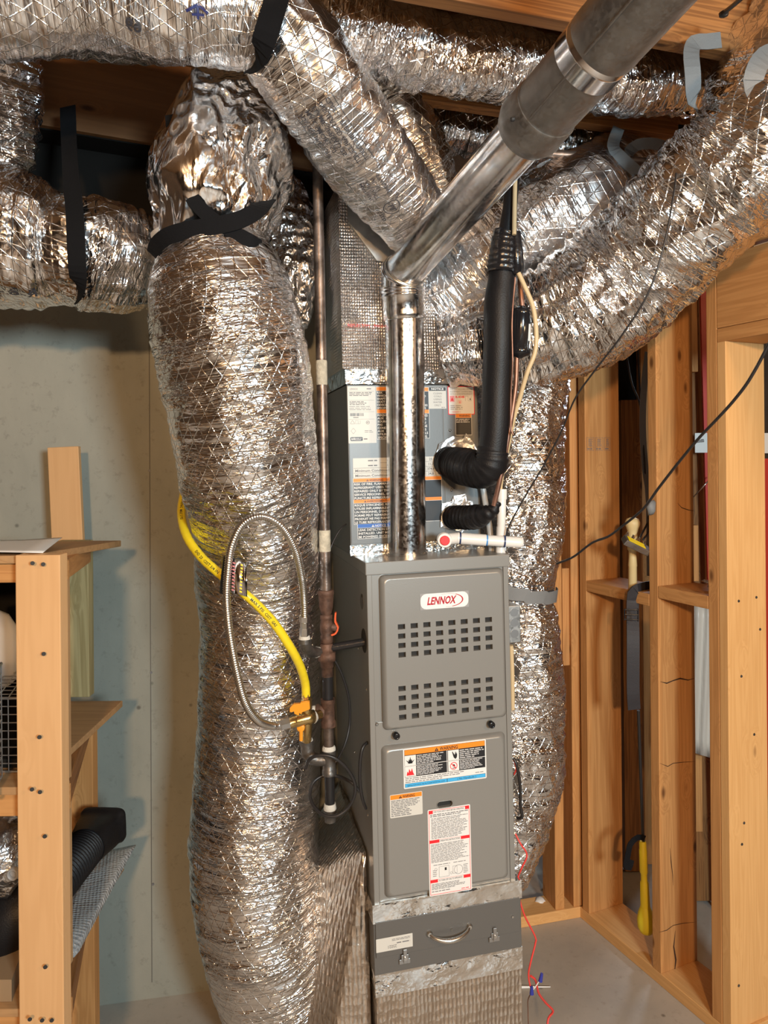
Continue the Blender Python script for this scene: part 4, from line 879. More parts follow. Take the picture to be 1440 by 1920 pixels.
# dark duct beyond the gas pipe
D9 = Duct([(520, 350, 2.18, .07), (535, 420, 2.15, .075), (545, 500, 2.12, .072), (548, 560, 2.10, .065), (548, 612, 2.09, .045)], seg=90, ka=22, kb=16, amp=.010, seed=9)
thing_duct('foil_duct_stub', D9, 'foil_loose', 'shaded foil duct stub hanging behind the gas pipe')
# right side
D10 = Duct([(790, 590, 2.14, .12), (850, 545, 2.12, .135), (930, 480, 2.08, .142), (1010, 425, 2.05, .142), (1080, 385, 2.05, .142), (1130, 355, 2.10, .135), (1165, 320, 2.20, .12), (1190, 270, 2.35, .10)], seg=170, ka=9, kb=34, amp=.0035, seed=10)
thing_duct('foil_flex_duct', D10, 'foil_calm', 'foil flex duct with diamond scrim rising from the plenum to the gray strap loop')
D11 = Duct([(830, 655, 2.02, .085), (900, 640, 2.00, .10), (990, 625, 1.98, .125), (1080, 590, 1.95, .145), (1170, 520, 1.91, .152), (1250, 445, 1.84, .152), (1330, 365, 1.76, .152), (1400, 290, 1.70, .155), (1450, 200, 1.66, .15), (1500, 100, 1.66, .14), (1570, 0, 1.72, .13), (1680, -90, 1.80, .12)], seg=190, step=.0055, ka=9, kb=30, amp=.010, big=.032, seed=11)
thing_duct('foil_flex_duct', D11, 'foil', 'biggest crumpled foil duct, sweeping from the plenum up to the right edge')
D13 = Duct([(820, 665, 2.12, .09), (900, 672, 2.12, .088), (1000, 668, 2.10, .085), (1090, 640, 2.06, .085), (1170, 600, 2.03, .085), (1240, 560, 2.0, .07)], seg=120, ka=9, kb=40, amp=.006, seed=13)
thing_duct('foil_flex_duct', D13, 'foil_brown', 'brownish foil duct along the underside of the biggest duct, above the bare studs')
D12 = Duct([(1000, 650, 2.24, .11), (985, 720, 2.27, .128), (975, 800, 2.28, .134), (972, 900, 2.28, .134), (970, 1000, 2.27, .130), (966, 1080, 2.26, .118), (964, 1118, 2.26, .108), (966, 1160, 2.26, .120), (970, 1250, 2.26, .132), (970, 1350, 2.26, .136), (968, 1440, 2.25, .136), (955, 1520, 2.25, .128), (930, 1600, 2.26, .115), (900, 1670, 2.28, .09)], seg=160, ka=16, kb=34, amp=.005, big=.016, seed=12)
o12 = thing_duct('foil_flex_duct', D12, 'foil', 'vertical foil flex duct behind the right side of the furnace, cinched by a grey strap')

# ---- straps
def around(d, px, py, width, mat, nm, lab, off=.006, a0=0, a1=360, tilt=0, grp=None, thick=.0018):
    i0, _ = d.nearest(px, py); ds = d.S[-1] / (len(d.path) - 1); pts = []
    i1, th1 = d.nearest(px, py); n = 36
    for k in range(n + 1):
        th = th1 + R_(a0 + (a1 - a0) * k / n); i = int(max(0, min(len(d.path) - 1, i0 + tilt * sin(th - th1) / ds))); sd = d.T[i].cross(d.U[i])
        pts.append(d.path[i] + (d.U[i] * cos(th) + sd * sin(th)) * (d.rad[i] + off))
    c = d.path[i0]
    return pts, (lambda p: p - c)
S_ = 'strap'
pts, nf = around(D7, 145, 470, .04, S_, '', '', .012, -65, 95); top = [P(129, 205, 1.86), P(131, 290, 1.78), P(135, 350, 1.70)]
ribbon('black_hanging_strap', [P(127, 200, 1.90), P(129, 260, 1.85), P(133, 330, 1.72), P(140, 400, 1.655), P(143, 470, 1.640), P(146, 520, 1.655), P(147, 545, 1.70), P(145, 556, 1.78), P(143, 552, 1.88)], .040, S_, thick=.0025, label='black webbing strap hanging straight down round the left low duct', cat='strap')
ribbon('black_hanging_strap', [P(528, -30, 1.50), P(515, 10, 1.455), P(500, 60, 1.445), P(488, 95, 1.465), P(480, 120, 1.51), P(476, 128, 1.58)], .048, S_, thick=.0025, label='black webbing strap round the top duct where it bends', cat='strap')
ribbon('black_hanging_strap', [P(322, 215, 1.66), P(330, 300, 1.60), P(348, 350, 1.585), (P(380, 395, 1.585)), P(425, 428, 1.59), P(470, 452, 1.60), P(492, 462, 1.64)], .030, S_, thick=.0025, label='black strap slanting down from upper left across the crumpled elbow', cat='strap')
ribbon('black_hanging_strap', [P(288, 480, 1.66), P(292, 462, 1.63), P(312, 444, 1.605), P(350, 432, 1.590), P(400, 424, 1.585), P(450, 412, 1.59), P(485, 392, 1.62), P(502, 372, 1.68)], .038, S_, thick=.0025, label='black strap curving across the neck of the elbow, tail hanging at the left', cat='strap')
G_ = 'strap_grey'
ribbon('grey_hanging_strap', [P(1352, 75, 1.60), P(1325, 78, 1.60), P(1303, 80, 1.595), P(1296, 100, 1.58), P(1299, 140, 1.575), P(1300, 185, 1.60), P(1300, 200, 1.68)], .034, G_, thick=.002, label='grey webbing strap folded over and stapled to the top right joist', cat='strap')
ribbon('grey_hanging_strap', [P(1460, 95, 1.5), P(1435, 105, 1.48), P(1420, 125, 1.47), P(1412, 150, 1.47), P(1408, 165, 1.49)], .040, G_, thick=.002, label='grey webbing strap at the far right edge near the ceiling', cat='strap')
ribbon('grey_hanging_strap', [P(1160, 240, 2.0), P(1150, 275, 1.96), P(1170, 300, 1.94), P(1196, 325, 1.93), P(1205, 350, 1.92), P(1195, 380, 1.93), P(1175, 410, 1.96)], .032, G_, thick=.002, label='grey webbing strap curling round the end of the scrim-patterned duct', cat='strap')
ribbon('grey_hanging_strap', [P(1172, 292, 2.0), P(1195, 272, 1.96), P(1230, 270, 1.95), P(1265, 285, 1.96), P(1275, 300, 2.0)], .030, G_, thick=.002, label='grey webbing strap arching above the short steel pipe', cat='strap')
ribbon('black_hanging_strap', [P(1285, 235, 1.93), P(1284, 270, 1.92), P(1278, 310, 1.93)], .036, S_, thick=.0025, label='short black strap dropping from the dark joist at upper right', cat='strap')
pts, nf = around(D12, 990, 1118, .04, G_, '', '', .018, -85, 85, -.016)
ribbon('grey_cinch_strap', pts, .036, G_, nf, thick=.002, label='grey webbing strap cinching the right-hand vertical duct', cat='strap')

# ================================================================ FLUE
flue = empty('flue_pipe', P(763, 1040, 1.955), 'shiny galvanized vent pipe rising from the furnace top and elbowing up to the right', 'flue pipe')
fbx, fby = None, None
f0 = fw(*(lambda q: (q.x, q.y, FHT + .001))(FMi @ P(763, 1041, 1.953)))
f1 = P(758, 590, 1.935); f2 = P(755.5, 553, 1.93)
E_ = P(753, 503, 1.925); Fp = P(970, 265, 1.43); ud = (Fp - E_).normalized()
mb = MB(); mb.tube([f0, f0.lerp(f1, .5), f1], .0505, 'galv', 48)
mb.tube([f0 + (f1 - f0) * .002, f0 + (f1 - f0) * .012], .0535, 'galv', 48); mb.build('vertical_section', flue)
mb = MB(); sm = V((-.0495, -.0165, 0)); 
mb = MB(); dv = (f2 - f1).normalized(); mb.lathe([(.0510, -.014), (.0548, -.012), (.0540, .0), (.0535, .042), (.0565, .045), (.0575, .048), (.0560, .051), (.0535, .054), (.0525, .066)], f1, dv, 'galv', 48)
mb.build('crimped_collar', flue)
mid = f2 + dv * .012 + (ud * .012); el = [f1 + dv * .055, f1 + dv * .075, f1 + dv * .095 + ud * .004, E_ + ud * -.012, E_ + ud * .01]
mb = MB(); g0_ = f1 + dv * .062; nd = (dv + (ud + dv) * .35).normalized(); g1_ = g0_ + nd * .045
mb.tube([g0_, g1_], .0520, 'galv', 48)
n1_ = (dv + nd).normalized(); n2_ = (nd + ud).normalized()
for c_, n_ in ((g0_, n1_), (g1_, n2_)): mb.lathe([(.0518, -.009), (.0560, -.0065), (.0585, -.003), (.0560, .000), (.0545, .001), (.0560, .0025), (.0580, .005), (.0555, .008), (.0515, .010)], c_, n_, 'band', 48, cap=False)
mb.build('adjustable_elbow', flue)
for cc_, nn_ in ((g1_ + (Fp - g1_).normalized() * .012, (nd + (Fp - g1_).normalized() * 2).normalized()), (g0_ + nd * .006, n1_)):
    u_ = nn_.cross(CR).normalized(); w_e = nn_.cross(u_); m_ = MB(); m_.tube([cc_ + (u_ * cos(k * pi / 20) + w_e * sin(k * pi / 20)) * .0535 for k in range(41)], .0036, 'steel', 10, cap=False); m_.build('rolled_bead', flue)
dirU = (Fp - g1_).normalized(); LU = (Fp - g1_).length
mb = MB(); mb.tube([g1_ - dirU * .004, g1_ + dirU * LU * .5, Fp + dirU * .06], .0500, 'galv', 48)
sdv = dirU.cross(CF).normalized(); 
mb.build('slanted_section', flue)
bv = empty('double_wall_vent', Fp, 'wide dull grey double-wall vent pipe with a bright band at the top right', 'vent pipe')
C1 = g1_ + dirU * (P(995, 240, 1.36) - g1_).dot(dirU)
mb = MB(); mb.lathe([(.0505, -.045), (.058, -.040), (.0655, -.022), (.0665, -.014), (.0655, -.008), (.0645, .006), (.0640, .030), (.0620, .034)], C1, dirU, 'bvent', 56); mb.build('starter_collar', bv)
C2 = g1_ + dirU * (P(1128, 112, 1.21) - g1_).dot(dirU)
def seam(m_, a, b, r, w=.006):
    sd = dirU.cross(V((0, 0, 1))).normalized(); dn = sd.cross(dirU).normalized()
    if dn.z > 0: dn = -dn
    q = (dn * .62 + sd * .78).normalized() if (dn * .62 + sd * .78).dot(CAM - a) > 0 else (dn * .62 - sd * .78).normalized()
    m_.tube([a + q * r, b + q * r], w, 'bvent', 8, squash=.6)
mb = MB(); mb.tube([C1 + dirU * .02, C2], .0600, 'bvent', 56); seam(mb, C1 + dirU * .04, C2, .0585, .004); mb.build('vent_length', bv)
mb = MB(); mb.lathe([(.0605, -.034), (.0612, -.033), (.0612, -.002), (.0620, -.001), (.0620, .003), (.0612, .004), (.0612, .012), (.060, .013)], C2, dirU, 'band', 56); mb.build('bright_band', bv)
mb = MB(); mb.lathe([(.0608, .010), (.0622, .014), (.0625, .030), (.0620, .034), (.0620, .60)], C2, dirU, 'bvent', 56); seam(mb, C2 + dirU * .02, C2 + dirU * .6, .0615, .005); mb.build('vent_length', bv)
m_ = MB(); q = C1 + dirU * .012; sd = (CAM - q); sd = (sd - dirU * sd.dot(dirU)).normalized(); sd = Quaternion(dirU, -.5) @ sd
m_.lathe([(.004, 0), (.004, .006), (.001, .007)], q + sd * .0635, sd, 'ink', 10); m_.build('screw', bv)
# ================================================================ GAS PIPE
GD = 1.87; GK = GD / 1400
def gx(y): return 596 + (y - 350) * .0195
def fit(name, prof, mat, parent, seg=24, dx=0, **kw):
    mb = MB(); pts = []; rs = []; ly = -1
    for y, hw in prof:
        if y <= ly + .01: y = ly + .35
        pts.append(P(gx(y) + dx, y, GD)); rs.append(hw * GK); ly = y
    mb.tube(pts, rs, mat, seg); return mb.build(name, parent, **kw)
gas = empty('gas_pipe', P(gx(1540), 1540, GD), 'rusty vertical gas pipe with valve, union and tees left of the furnace', 'gas pipe')
fit('riser', [(300, 9.6), (700, 10), (1108, 10)], 'pipe', gas)
for y0, y1 in ((676, 722), (994, 1034)): fit('paint_patch', [(y0, 10.3), (y0 + 2, 10.8), (y1 - 2, 10.8), (y1, 10.3)], 'paper_tape', gas, label='flaking cream paint patch')
fit('coupling', [(1106, 14), (1108, 15.5), (1114, 15.5), (1116, 14), (1128, 13.6), (1138, 13), (1146, 11), (1150, 10)], 'rust', gas)
val = fit('shutoff_valve', [(1146, 9), (1152, 9), (1153, 12), (1160, 12), (1161, 10.5), (1170, 12.5), (1182, 12.5), (1190, 10), (1192, 12), (1204, 12), (1205, 9.5), (1212, 9.5)], 'rust', gas, 12)
mb = MB(); c = P(gx(1178) + 8, 1176, GD); mb.lathe([(.010, 0), (.010, .014), (.006, .016)], c, CR, 'rust', 16); mb.build('stem', val)
ribbon('handle', [P(gx(1150) + 18, 1148, GD), P(gx(1160) + 17, 1165, GD), P(gx(1178) + 22, 1176, GD), P(gx(1186) + 17, 1187, GD), P(gx(1186) + 9, 1190, GD)], .014, 'handle_orange', CR, .004, val, label='orange lever handle')
fit('union', [(1206, 12.5), (1222, 12.5), (1223, 17), (1238, 17.5), (1239, 13), (1250, 13), (1251, 10.8), (1268, 11.2)], 'rust', gas, 8)
fit('nipple', [(1266, 9.8), (1314, 9.8)], 'iron', gas, label='wet black iron nipple')
fit('tee', [(1310, 13.5), (1318, 13.5), (1319, 12.3), (1350, 12.3), (1352, 13.8), (1362, 13.8)], 'rust', gas)
mb = MB(); c = P(gx(1335), 1334, GD); mb.lathe([(.016, .008), (.0165, .022), (.0185, .0225), (.0185, .030), (.0165, .0305)], c, -CR, 'rust', 20); mb.lathe([(.013, .030), (.015, .032), (.014, .040), (.010, .042)], c, -CR, 'dope', 14); mb.build('tee_branch', gas)
fit('nipple', [(1360, 9.8), (1410, 9.8)], 'pipe', gas)
fit('pipe_paste', [(1398, 10.5), (1401, 12.5), (1406, 13), (1408, 12)], 'dope', gas, label='white pipe paste ring')
t2 = fit('tee', [(1406, 13.5), (1416, 13.5), (1417, 12.2), (1442, 12.2), (1443, 13.6), (1452, 13.6)], 'iron_grey', gas)
mb = MB(); c = P(gx(1424), 1425, GD); mb.tube([c - CR * .006, c - CR * .026, c - CR * .042 + CU * .004, c - CR * .054 + CU * .018, c - CR * .056 + CU * .045], [.0145, .0145, .0165, .0165, .0165], 'iron_grey', 18); mb.tube([c - CR * .056 + CU * .040, c - CR * .056 + CU * .050], .0185, 'iron_grey', 18); mb.tube([c - CR * .056 + CU * .050, c - CR * .056 + CU * .056], [.0165, .014], 'dope', 14); mb.build('elbow', gas)
fit('drip_leg', [(1450, 9.3), (1508, 9.3)], 'iron', gas, label='black painted drip leg')
fit('paste', [(1450, 10), (1453, 10)], 'dope', gas)
fit('drip_leg_paste', [(1506, 10.5), (1518, 12.5), (1520, 10)], 'dope', gas)
fit('cap', [(1517, 12.6), (1528, 12.6), (1529, 11), (1540, 10.4)], 'iron_grey', gas)
c = P(gx(1215) + 4, 1215, GD); e_ = fw(.004, .045, FHT - .203)
mb = MB(); mb.tube([c, e_], .0100, 'iron', 18); mb.build('furnace_feed_pipe', gas, label='black feed pipe into the furnace side')
# side elbow with white joint feeding the steel connector
mb = MB(); a = P(603, 1222, GD); b = P(571, 1205, GD - .01)
mb.tube([a, P(592, 1223, GD - .015), P(581, 1222, GD - .035), P(573, 1213, GD - .06), P(571, 1200, GD - .07)], [.010, .013, .0145, .0145, .0150], 'iron_grey', 16); mb.tube([P(571, 1206, GD - .07), P(571, 1198, GD - .07)], .0165, 'iron_grey', 16); mb.build('side_elbow', gas)
mb = MB(); mb.tube([P(571, 1199, GD - .07), P(571, 1190, GD - .07)], [.0150, .0120], 'dope', 14); mb.build('joint_paste', gas)
mb = MB(); mb.tube([P(601, 1222, GD), P(592, 1223, GD - .013)], [.0115, .0137], 'dope', 14); mb.build('joint_paste', gas)

# ---- steel connector
def corrugated(name, pts, r, pitch, mat, depth=.14, seg=16, parent=None, **kw):
    path, _ = catmull(pts, pitch / 4); rs = [r * (1 - depth * (.5 + .5 * cos(2 * pi * i / 4))) for i in range(len(path))]
    mb = MB(); mb.tube(path, rs, mat, seg); return mb.build(name, parent, **kw)
con = empty('steel_gas_connector', P(520, 1362, 1.80), 'ribbed stainless gas connector looping up and over in front of the tall left duct', 'gas connector')
cp = [(571, 1168, 1.79), (570, 1130, 1.775), (566, 1085, 1.74), (553, 1030, 1.69), (527, 986, 1.65), (490, 968, 1.63), (455, 983, 1.63), (434, 1025, 1.635), (427, 1075, 1.64), (425, 1125, 1.645), (431, 1190, 1.65), (445, 1265, 1.665), (461, 1320, 1.69), (485, 1352, 1.73), (512, 1361, 1.78), (524, 1360, 1.80)]
corrugated('ribbed_hose', pxpts(cp), .0095, .0052, 'steel', .2, 14, con)
mb = MB(); mb.tube([P(571, 1191, 1.798), P(571, 1178, 1.795), P(571, 1177.5, 1.795), P(571, 1166, 1.79), P(571, 1165.5, 1.79), P(571, 1155, 1.788)], [.0125, .0125, .0105, .0105, .0130, .0130], 'steel_dark', 6, smooth=False); mb.build('flare_nut', con)
mb = MB(); mb.tube([P(515, 1361, 1.797), P(528, 1359, 1.80), P(528.5, 1359, 1.8), P(544, 1355, 1.805)], [.0105, .0105, .0135, .0135], 'steel_dark', 6, smooth=False); mb.build('flare_nut', con)
tg = MB(); tg.tube([P(430, 1044, 1.648), P(426, 1078, 1.652), P(423, 1112, 1.655)], .0135, 'black', 20); tgo = tg.build('black_sleeve', con)
fl_ = MB(); a, b, c_, d_ = P(436, 1047, 1.725), P(452, 1052, 1.715), P(464, 1062, 1.72), P(462, 1120, 1.72)
cols = [P(436, 1048, 1.645), P(443, 1050, 1.636), P(450, 1051, 1.633), P(456, 1054, 1.634), P(461, 1062, 1.72), P(463, 1074, 1.644)]
bot = [P(433, 1111, 1.640), P(440, 1113, 1.631), P(447, 1114, 1.628), P(454, 1116, 1.629), P(460, 1118, 1.633), P(463, 1119, 1.640)]
fl_.add(cols + bot, [(i, i + 1, i + 7, i + 6) for i in range(5)], 'band', True); fl_.build('silver_tag', con, solid=.0008, label='curled silver tag with red and yellow print')
fp = MB(); fp.keep = True
for k in range(9):
    t0, t1 = .08 + k * .1, .13 + k * .1
    for (i, f0_, f1_, mt) in ((0, .15, .85, 'l_pink'), (2, .3, .95, 'yellow'), (3, .0, .6, 'l_ink')):
        q = lambda t, f: cols[i].lerp(bot[i], t).lerp(cols[i + 1].lerp(bot[i + 1], t), f) - CF * .0012
        fp.add([q(t0, f0_), q(t0, f1_), q(t1, f1_), q(t1, f0_)], [(0, 1, 2, 3)], mt)
fp.build('tag_print', con)
# ---- yellow line
yel = empty('yellow_gas_tubing', P(574, 1308, 1.82), 'yellow-jacketed gas tubing crossing behind the steel connector', 'gas tubing')
yp = [(352, 905, 1.92), (344, 930, 1.88), (340, 965, 1.83), (350, 1005, 1.765), (375, 1042, 1.715), (405, 1070, 1.69), (440, 1098, 1.685), (480, 1132, 1.69), (515, 1170, 1.71), (545, 1215, 1.735), (563, 1250, 1.775), (572, 1280, 1.81), (574, 1304, 1.82)]
path, _ = catmull(pxpts(yp), .004); mb = MB(); mb.tube(path, [.0104 * (1 + .015 * sin(i * 1.3)) for i in range(len(path))], 'yellow', 18); yo = mb.build('yellow_jacket', yel)
mb = MB(); mb.keep = True; n = len(path)
def ytext(tx, start, size, mbx, lat=0.0):
    vs, fs, w_ = text_mesh(tx, .02, 1); sc = size / .72; st = .004; S = [0]
    for a, b in zip(path, path[1:]): S.append(S[-1] + (b - a).length)
    out = []
    for a, b in vs:
        s_ = start + a * sc; i = 0
        i = min(n - 2, max(0, int(s_ / S[-1] * (n - 1))));
        while i < n - 2 and S[i + 1] < s_: i += 1
        while i > 0 and S[i] > s_: i -= 1
        p = path[i].lerp(path[i + 1], (s_ - S[i]) / (S[i + 1] - S[i])); t = (path[i + 1] - path[i]).normalized(); nn = (CAM - p); nn = (nn - t * nn.dot(t)).normalized(); sd = nn.cross(t).normalized()
        y_ = b * sc - size * .5 + lat; ang = y_ / .0104; out.append(p + (nn * cos(ang) + sd * sin(ang)) * .0110)
    mbx.add(out, fs, 'ink')
ytext('CSST GAS TUBING  MAX 5 PSI', .03, .0065, mb); ytext('EHD 23  CSST 3/4 IN  GAS', .27, .0065, mb); ytext('MAX 5 PSI  CSST  GAS', .44, .0065, mb)
mb.build('printed_text', yo)
mb = MB()
mb.tube([P(574, 1300, 1.82), P(574, 1310, 1.82), P(574.2, 1310.5, 1.82), P(574.5, 1330, 1.825)], [.0115, .0115, .0135, .0135], 'brass', 6, smooth=False); mb.build('brass_nut', yel)
# ---- brass tee valve
bvv = empty('brass_valve', P(575, 1355, 1.83), 'brass gas valve with two yellow-orange handles where the steel and yellow lines meet', 'valve')
mb = MB(); mb.tube([P(543, 1356, 1.805), P(556, 1352, 1.81), P(557, 1352, 1.81), P(578, 1346, 1.825), P(579, 1346, 1.825), P(588, 1343, 1.84), P(589, 1343, 1.84), P(600, 1339, 1.855)], [.0135, .0135, .0150, .0155, .0165, .0165, .0120, .0115], 'brass', 12); mb.build('body', bvv)
mb = MB(); mb.tube([P(574.5, 1328, 1.825), P(575, 1360, 1.835), P(575.5, 1375, 1.84), P(575.5, 1388, 1.85)], [.0125, .0135, .0115, .0115], 'brass', 12); mb.build('vertical_body', bvv)
mb = MB(); mb.tube([P(586, 1344, 1.84), P(590, 1342, 1.845)], [.017, .014], 'dope', 12); mb.build('joint_paste', bvv)
hb = [(543, 1335), (543, 1328), (550, 1321), (562, 1320), (564, 1317), (580, 1316), (581, 1330), (566, 1336), (565, 1340), (561, 1337), (560, 1342), (552, 1339), (551, 1334), (547, 1336)]
mb = MB(); a = [P(x, y, 1.795) for x, y in hb]; b = [p + CF * .012 for p in a]; n = len(a)
mb.add(a + b, [tuple(range(n))[::-1], tuple(range(n, 2 * n))] + [(i, (i + 1) % n, n + (i + 1) % n, n + i) for i in range(n)], 'orange'); mb.build('handle', bvv, .001, label='yellow-orange wing handle')
mb = MB(); mb.lathe([(.0095, 0), (.0095, -.008), (.004, -.009)], P(564.5, 1363, 1.815), CF, 'orange', 20); mb.tube([P(564.5, 1366, 1.81), P(564.5, 1388, 1.815)], .0048, 'orange', 8); mb.build('handle', bvv, .0005, label='orange downward key handle')

# ---- cables near the pipe
def cable(name, pts, r, mat, lab, cat='cable', seg=8, **kw):
    path, _ = catmull(pxpts(pts), .006); mb = MB(); mb.tube(path, r, mat, seg); return mb.build(name, label=lab, cat=cat, **kw)
cable('black_cable', [(622, 1228, 1.90), (640, 1262, 1.91), (654, 1310, 1.92), (655, 1360, 1.92), (645, 1400, 1.90), (627, 1432, 1.87), (612, 1446, 1.90)], .0030, 'cable', 'thin black cable bowing down beside the rusty union')
cable('black_cable', [(573, 1440, 1.83), (580, 1424, 1.815), (600, 1416, 1.81), (625, 1420, 1.81), (648, 1438, 1.82), (664, 1465, 1.83), (665, 1490, 1.83), (652, 1515, 1.83), (630, 1530, 1.825), (605, 1527, 1.83), (586, 1508, 1.85), (581, 1488, 1.87), (588, 1466, 1.89), (608, 1454, 1.90), (635, 1456, 1.90), (660, 1468, 1.88), (674, 1484, 1.88)], .0042, 'cable', 'black cable coiled in a round loop at the bottom of the gas pipe')
cable('black_cable', [(689, 1392, 1.853), (680, 1402, 1.84), (675, 1430, 1.835), (675, 1470, 1.835), (680, 1500, 1.84), (686, 1516, 1.853)], .0040, 'cable', 'short black cable arching out of the furnace side, lower left')
cable('sensor_wire', [(649, 983, 1.97), (640, 990, 1.95), (630, 1005, 1.94), (621, 1025, 1.93), (617, 1045, 1.93)], .0022, 'cable', 'thin dark wire leaving the lower left of the coil cabinet', 'wire')

# ================================================================ REFRIGERANT LINES
RD = 1.86
sl = empty('suction_line', P(845, 870, 2.0), 'thick black insulated refrigerant pipe curving into the coil cabinet', 'refrigerant line')
sp = [(962, 330, 1.84, .017), (955, 400, 1.84, .0185), (948, 450, 1.84, .023), (944, 478, 1.84, .030), (940, 530, 1.84, .034), (936, 570, 1.84, .0375), (935, 640, 1.84, .0375), (932, 720, 1.85, .037), (929, 800, 1.855, .037), (924, 850, 1.86, .037)]
path, rr_ = catmull(pxpts(sp), .006, [q[3] for q in sp]); mb = MB(); mb.tube(path, rr_, 'rubber', 28); sleeve = mb.build('insulation_sleeve', sl)
bp = [(924, 838, 1.86), (920, 868, 1.862), (903, 880, 1.885), (875, 876, 1.93), (848, 868, 2.00), (836, 864, 2.035)]
path, _ = catmull(pxpts(bp), .0035); n = len(path); mb = MB(); mb.tube(path, [.037 + .011 * min(1, i / (n * .3)) - .010 * max(0, (i / n - .6) / .4) + .0018 * sin(i * 2 * pi / 3.2) for i in range(n)], 'rubber', 28); mb.build('corrugated_boot', sl)
mb = MB(); tp = [(947, 436, 1.835), (945, 445, 1.835), (942, 480, 1.835), (940, 512, 1.835)]; path, r_ = catmull(pxpts(tp), .004, [.029, .0295, .033, .036]); mb.tube(path, [r * (1 + .03 * sin(i * 1.9)) for i, r in enumerate(r_)], 'tape_black', 24); mb.build('vinyl_tape_wrap', sl)
mb = MB(); mb.tube([P(966, 436, 1.825), P(968, 470, 1.825), P(969, 512, 1.825), P(970, 516, 1.825)], [.014, .017, .017, .010], 'tape_black', 16); mb.build('vinyl_tape_wrap', sl)
ll = empty('liquid_line', P(850, 970, 2.0), 'thin tarnished copper line with a black filter drier can beside the insulated pipe', 'refrigerant line')
mb = MB(); path, _ = catmull(pxpts([(974, 500, 1.84), (976, 540, 1.84), (979, 575, 1.84)]), .006); mb.tube(path, .0065, 'copper', 12); mb.build('copper_tube', ll)
mb = MB(); path, _ = catmull(pxpts([(969, 668, 1.84), (967, 720, 1.84), (962, 760, 1.84), (956, 800, 1.84), (945, 860, 1.845), (935, 910, 1.85), (926, 948, 1.86)]), .006); mb.tube(path, .0062, 'copper', 12); mb.build('copper_tube', ll)
mb = MB(); dA, dB = P(978, 574, 1.84), P(973, 672, 1.84); ax = (dB - dA); Ld = ax.length
mb.lathe([(.008, 0), (.010, Ld * .02), (.026, Ld * .08), (.0275, Ld * .1), (.0275, Ld * .17), (.0262, Ld * .19), (.0262, Ld * .80), (.0280, Ld * .82), (.0280, Ld * .90), (.026, Ld * .93), (.010, Ld * .98), (.008, Ld)], dA, ax, 'black', 32); dr_ = mb.build('filter_drier', ll, label='glossy black filter drier can')
M['black'].node_tree.nodes['Principled BSDF'].inputs['Roughness'].default_value = .14
axn = ax.normalized(); sdn = (CR - axn * CR.dot(axn)).normalized(); fn = axn.cross(sdn); 
if fn.dot(CF) > 0: fn = -fn
mb = MB(); mb.keep = True; vs = []
for k in range(7): a = R_(20 - k * 0 - 0 + k * 6 - 4); vs += [dA + ax * .36 + (fn * cos(R_(38 + k * 6)) + sdn * sin(R_(38 + k * 6))) * .0266, dA + ax * .68 + (fn * cos(R_(38 + k * 6)) + sdn * sin(R_(38 + k * 6))) * .0266]
mb.add(vs, [(2 * k, 2 * k + 1, 2 * k + 3, 2 * k + 2) for k in range(6)], 'white', True); mb.build('white_sticker', dr_)
bp = [(933, 940, 1.865), (925, 955, 1.868), (908, 965, 1.885), (885, 970, 1.93), (862, 970, 1.98), (848, 970, 2.02)]
path, _ = catmull(pxpts(bp), .0035); n = len(path); mb = MB(); mb.tube(path, [.009 + .0215 * min(1, i / (n * .38)) + .0022 * sin(i * 2 * pi / 4.5) for i in range(n)], 'rubber', 24); mb.build('corrugated_boot', ll)
cable('control_cable', [(966, 335, 1.815), (965, 380, 1.812), (964, 440, 1.805)], .0055, 'beige', 'straight beige cable above the black tape, under the vent pipe')
cable('control_cable', [(972, 512, 1.812), (984, 538, 1.81), (999, 575, 1.81), (1005, 620, 1.81), (1003, 660, 1.812), (988, 700, 1.82), (975, 745, 1.84), (962, 790, 1.86), (952, 840, 1.89), (940, 900, 1.95), (936, 960, 1.96), (935, 1040, 1.96)], .0058, 'beige', 'beige cable bowing out round the filter drier and down to the furnace top')
cable('thermostat_wire', [(966, 520, 1.80), (960, 600, 1.80), (961, 680, 1.805), (958, 740, 1.82), (958, 800, 1.82), (962, 815, 1.82)], .0022, 'copper', 'thin brown wire hanging between the black pipe and the filter drier', 'wire')
# foil seals at the pipe entries
def patch(px, nm, lab, par, seed=0, y0=CYF - .003):
    pts = [fl(x, y, y0) for x, y in px]; c = V((sum(p.x for p in pts) / len(pts), y0, sum(p.z for p in pts) / len(pts))); mb = MB(); n = len(pts); rings = 7; vs = []
    for r in range(rings + 1):
        for p in pts:
            for h in (0, .5):
                pn = pts[(pts.index(p) + 1) % n]; e = p.lerp(pn, h); q = c.lerp(e, r / rings); q.y = y0 - .004 - .006 * abs(noise.noise(q * 60 + V((seed, 0, 0)))) - .003 * noise.noise(q * 150); vs.append(fw(q.x, q.y, q.z))
    m = 2 * n; fs = [(r * m + k, r * m + (k + 1) % m, (r + 1) * m + (k + 1) % m, (r + 1) * m + k) for r in range(rings) for k in range(m)]
    mb.add(vs, fs, 'foil_patch', False); return mb.build(nm, par, solid=.0006, label=lab)
M['foil_patch'] = simple('white_backed_foil', (.80, .83, .86), .3, .75, bump=1.0, bscale=90)
patch([(822, 832), (848, 818), (868, 822), (872, 812), (888, 832), (900, 860), (895, 895), (870, 898), (845, 896), (825, 880), (817, 850)], 'foil_seal', None, coil, 1)
patch([(828, 944), (845, 940), (850, 930), (872, 926), (874, 938), (885, 940), (888, 965), (884, 990), (865, 998), (845, 992), (825, 988)], 'foil_seal', None, coil, 2)

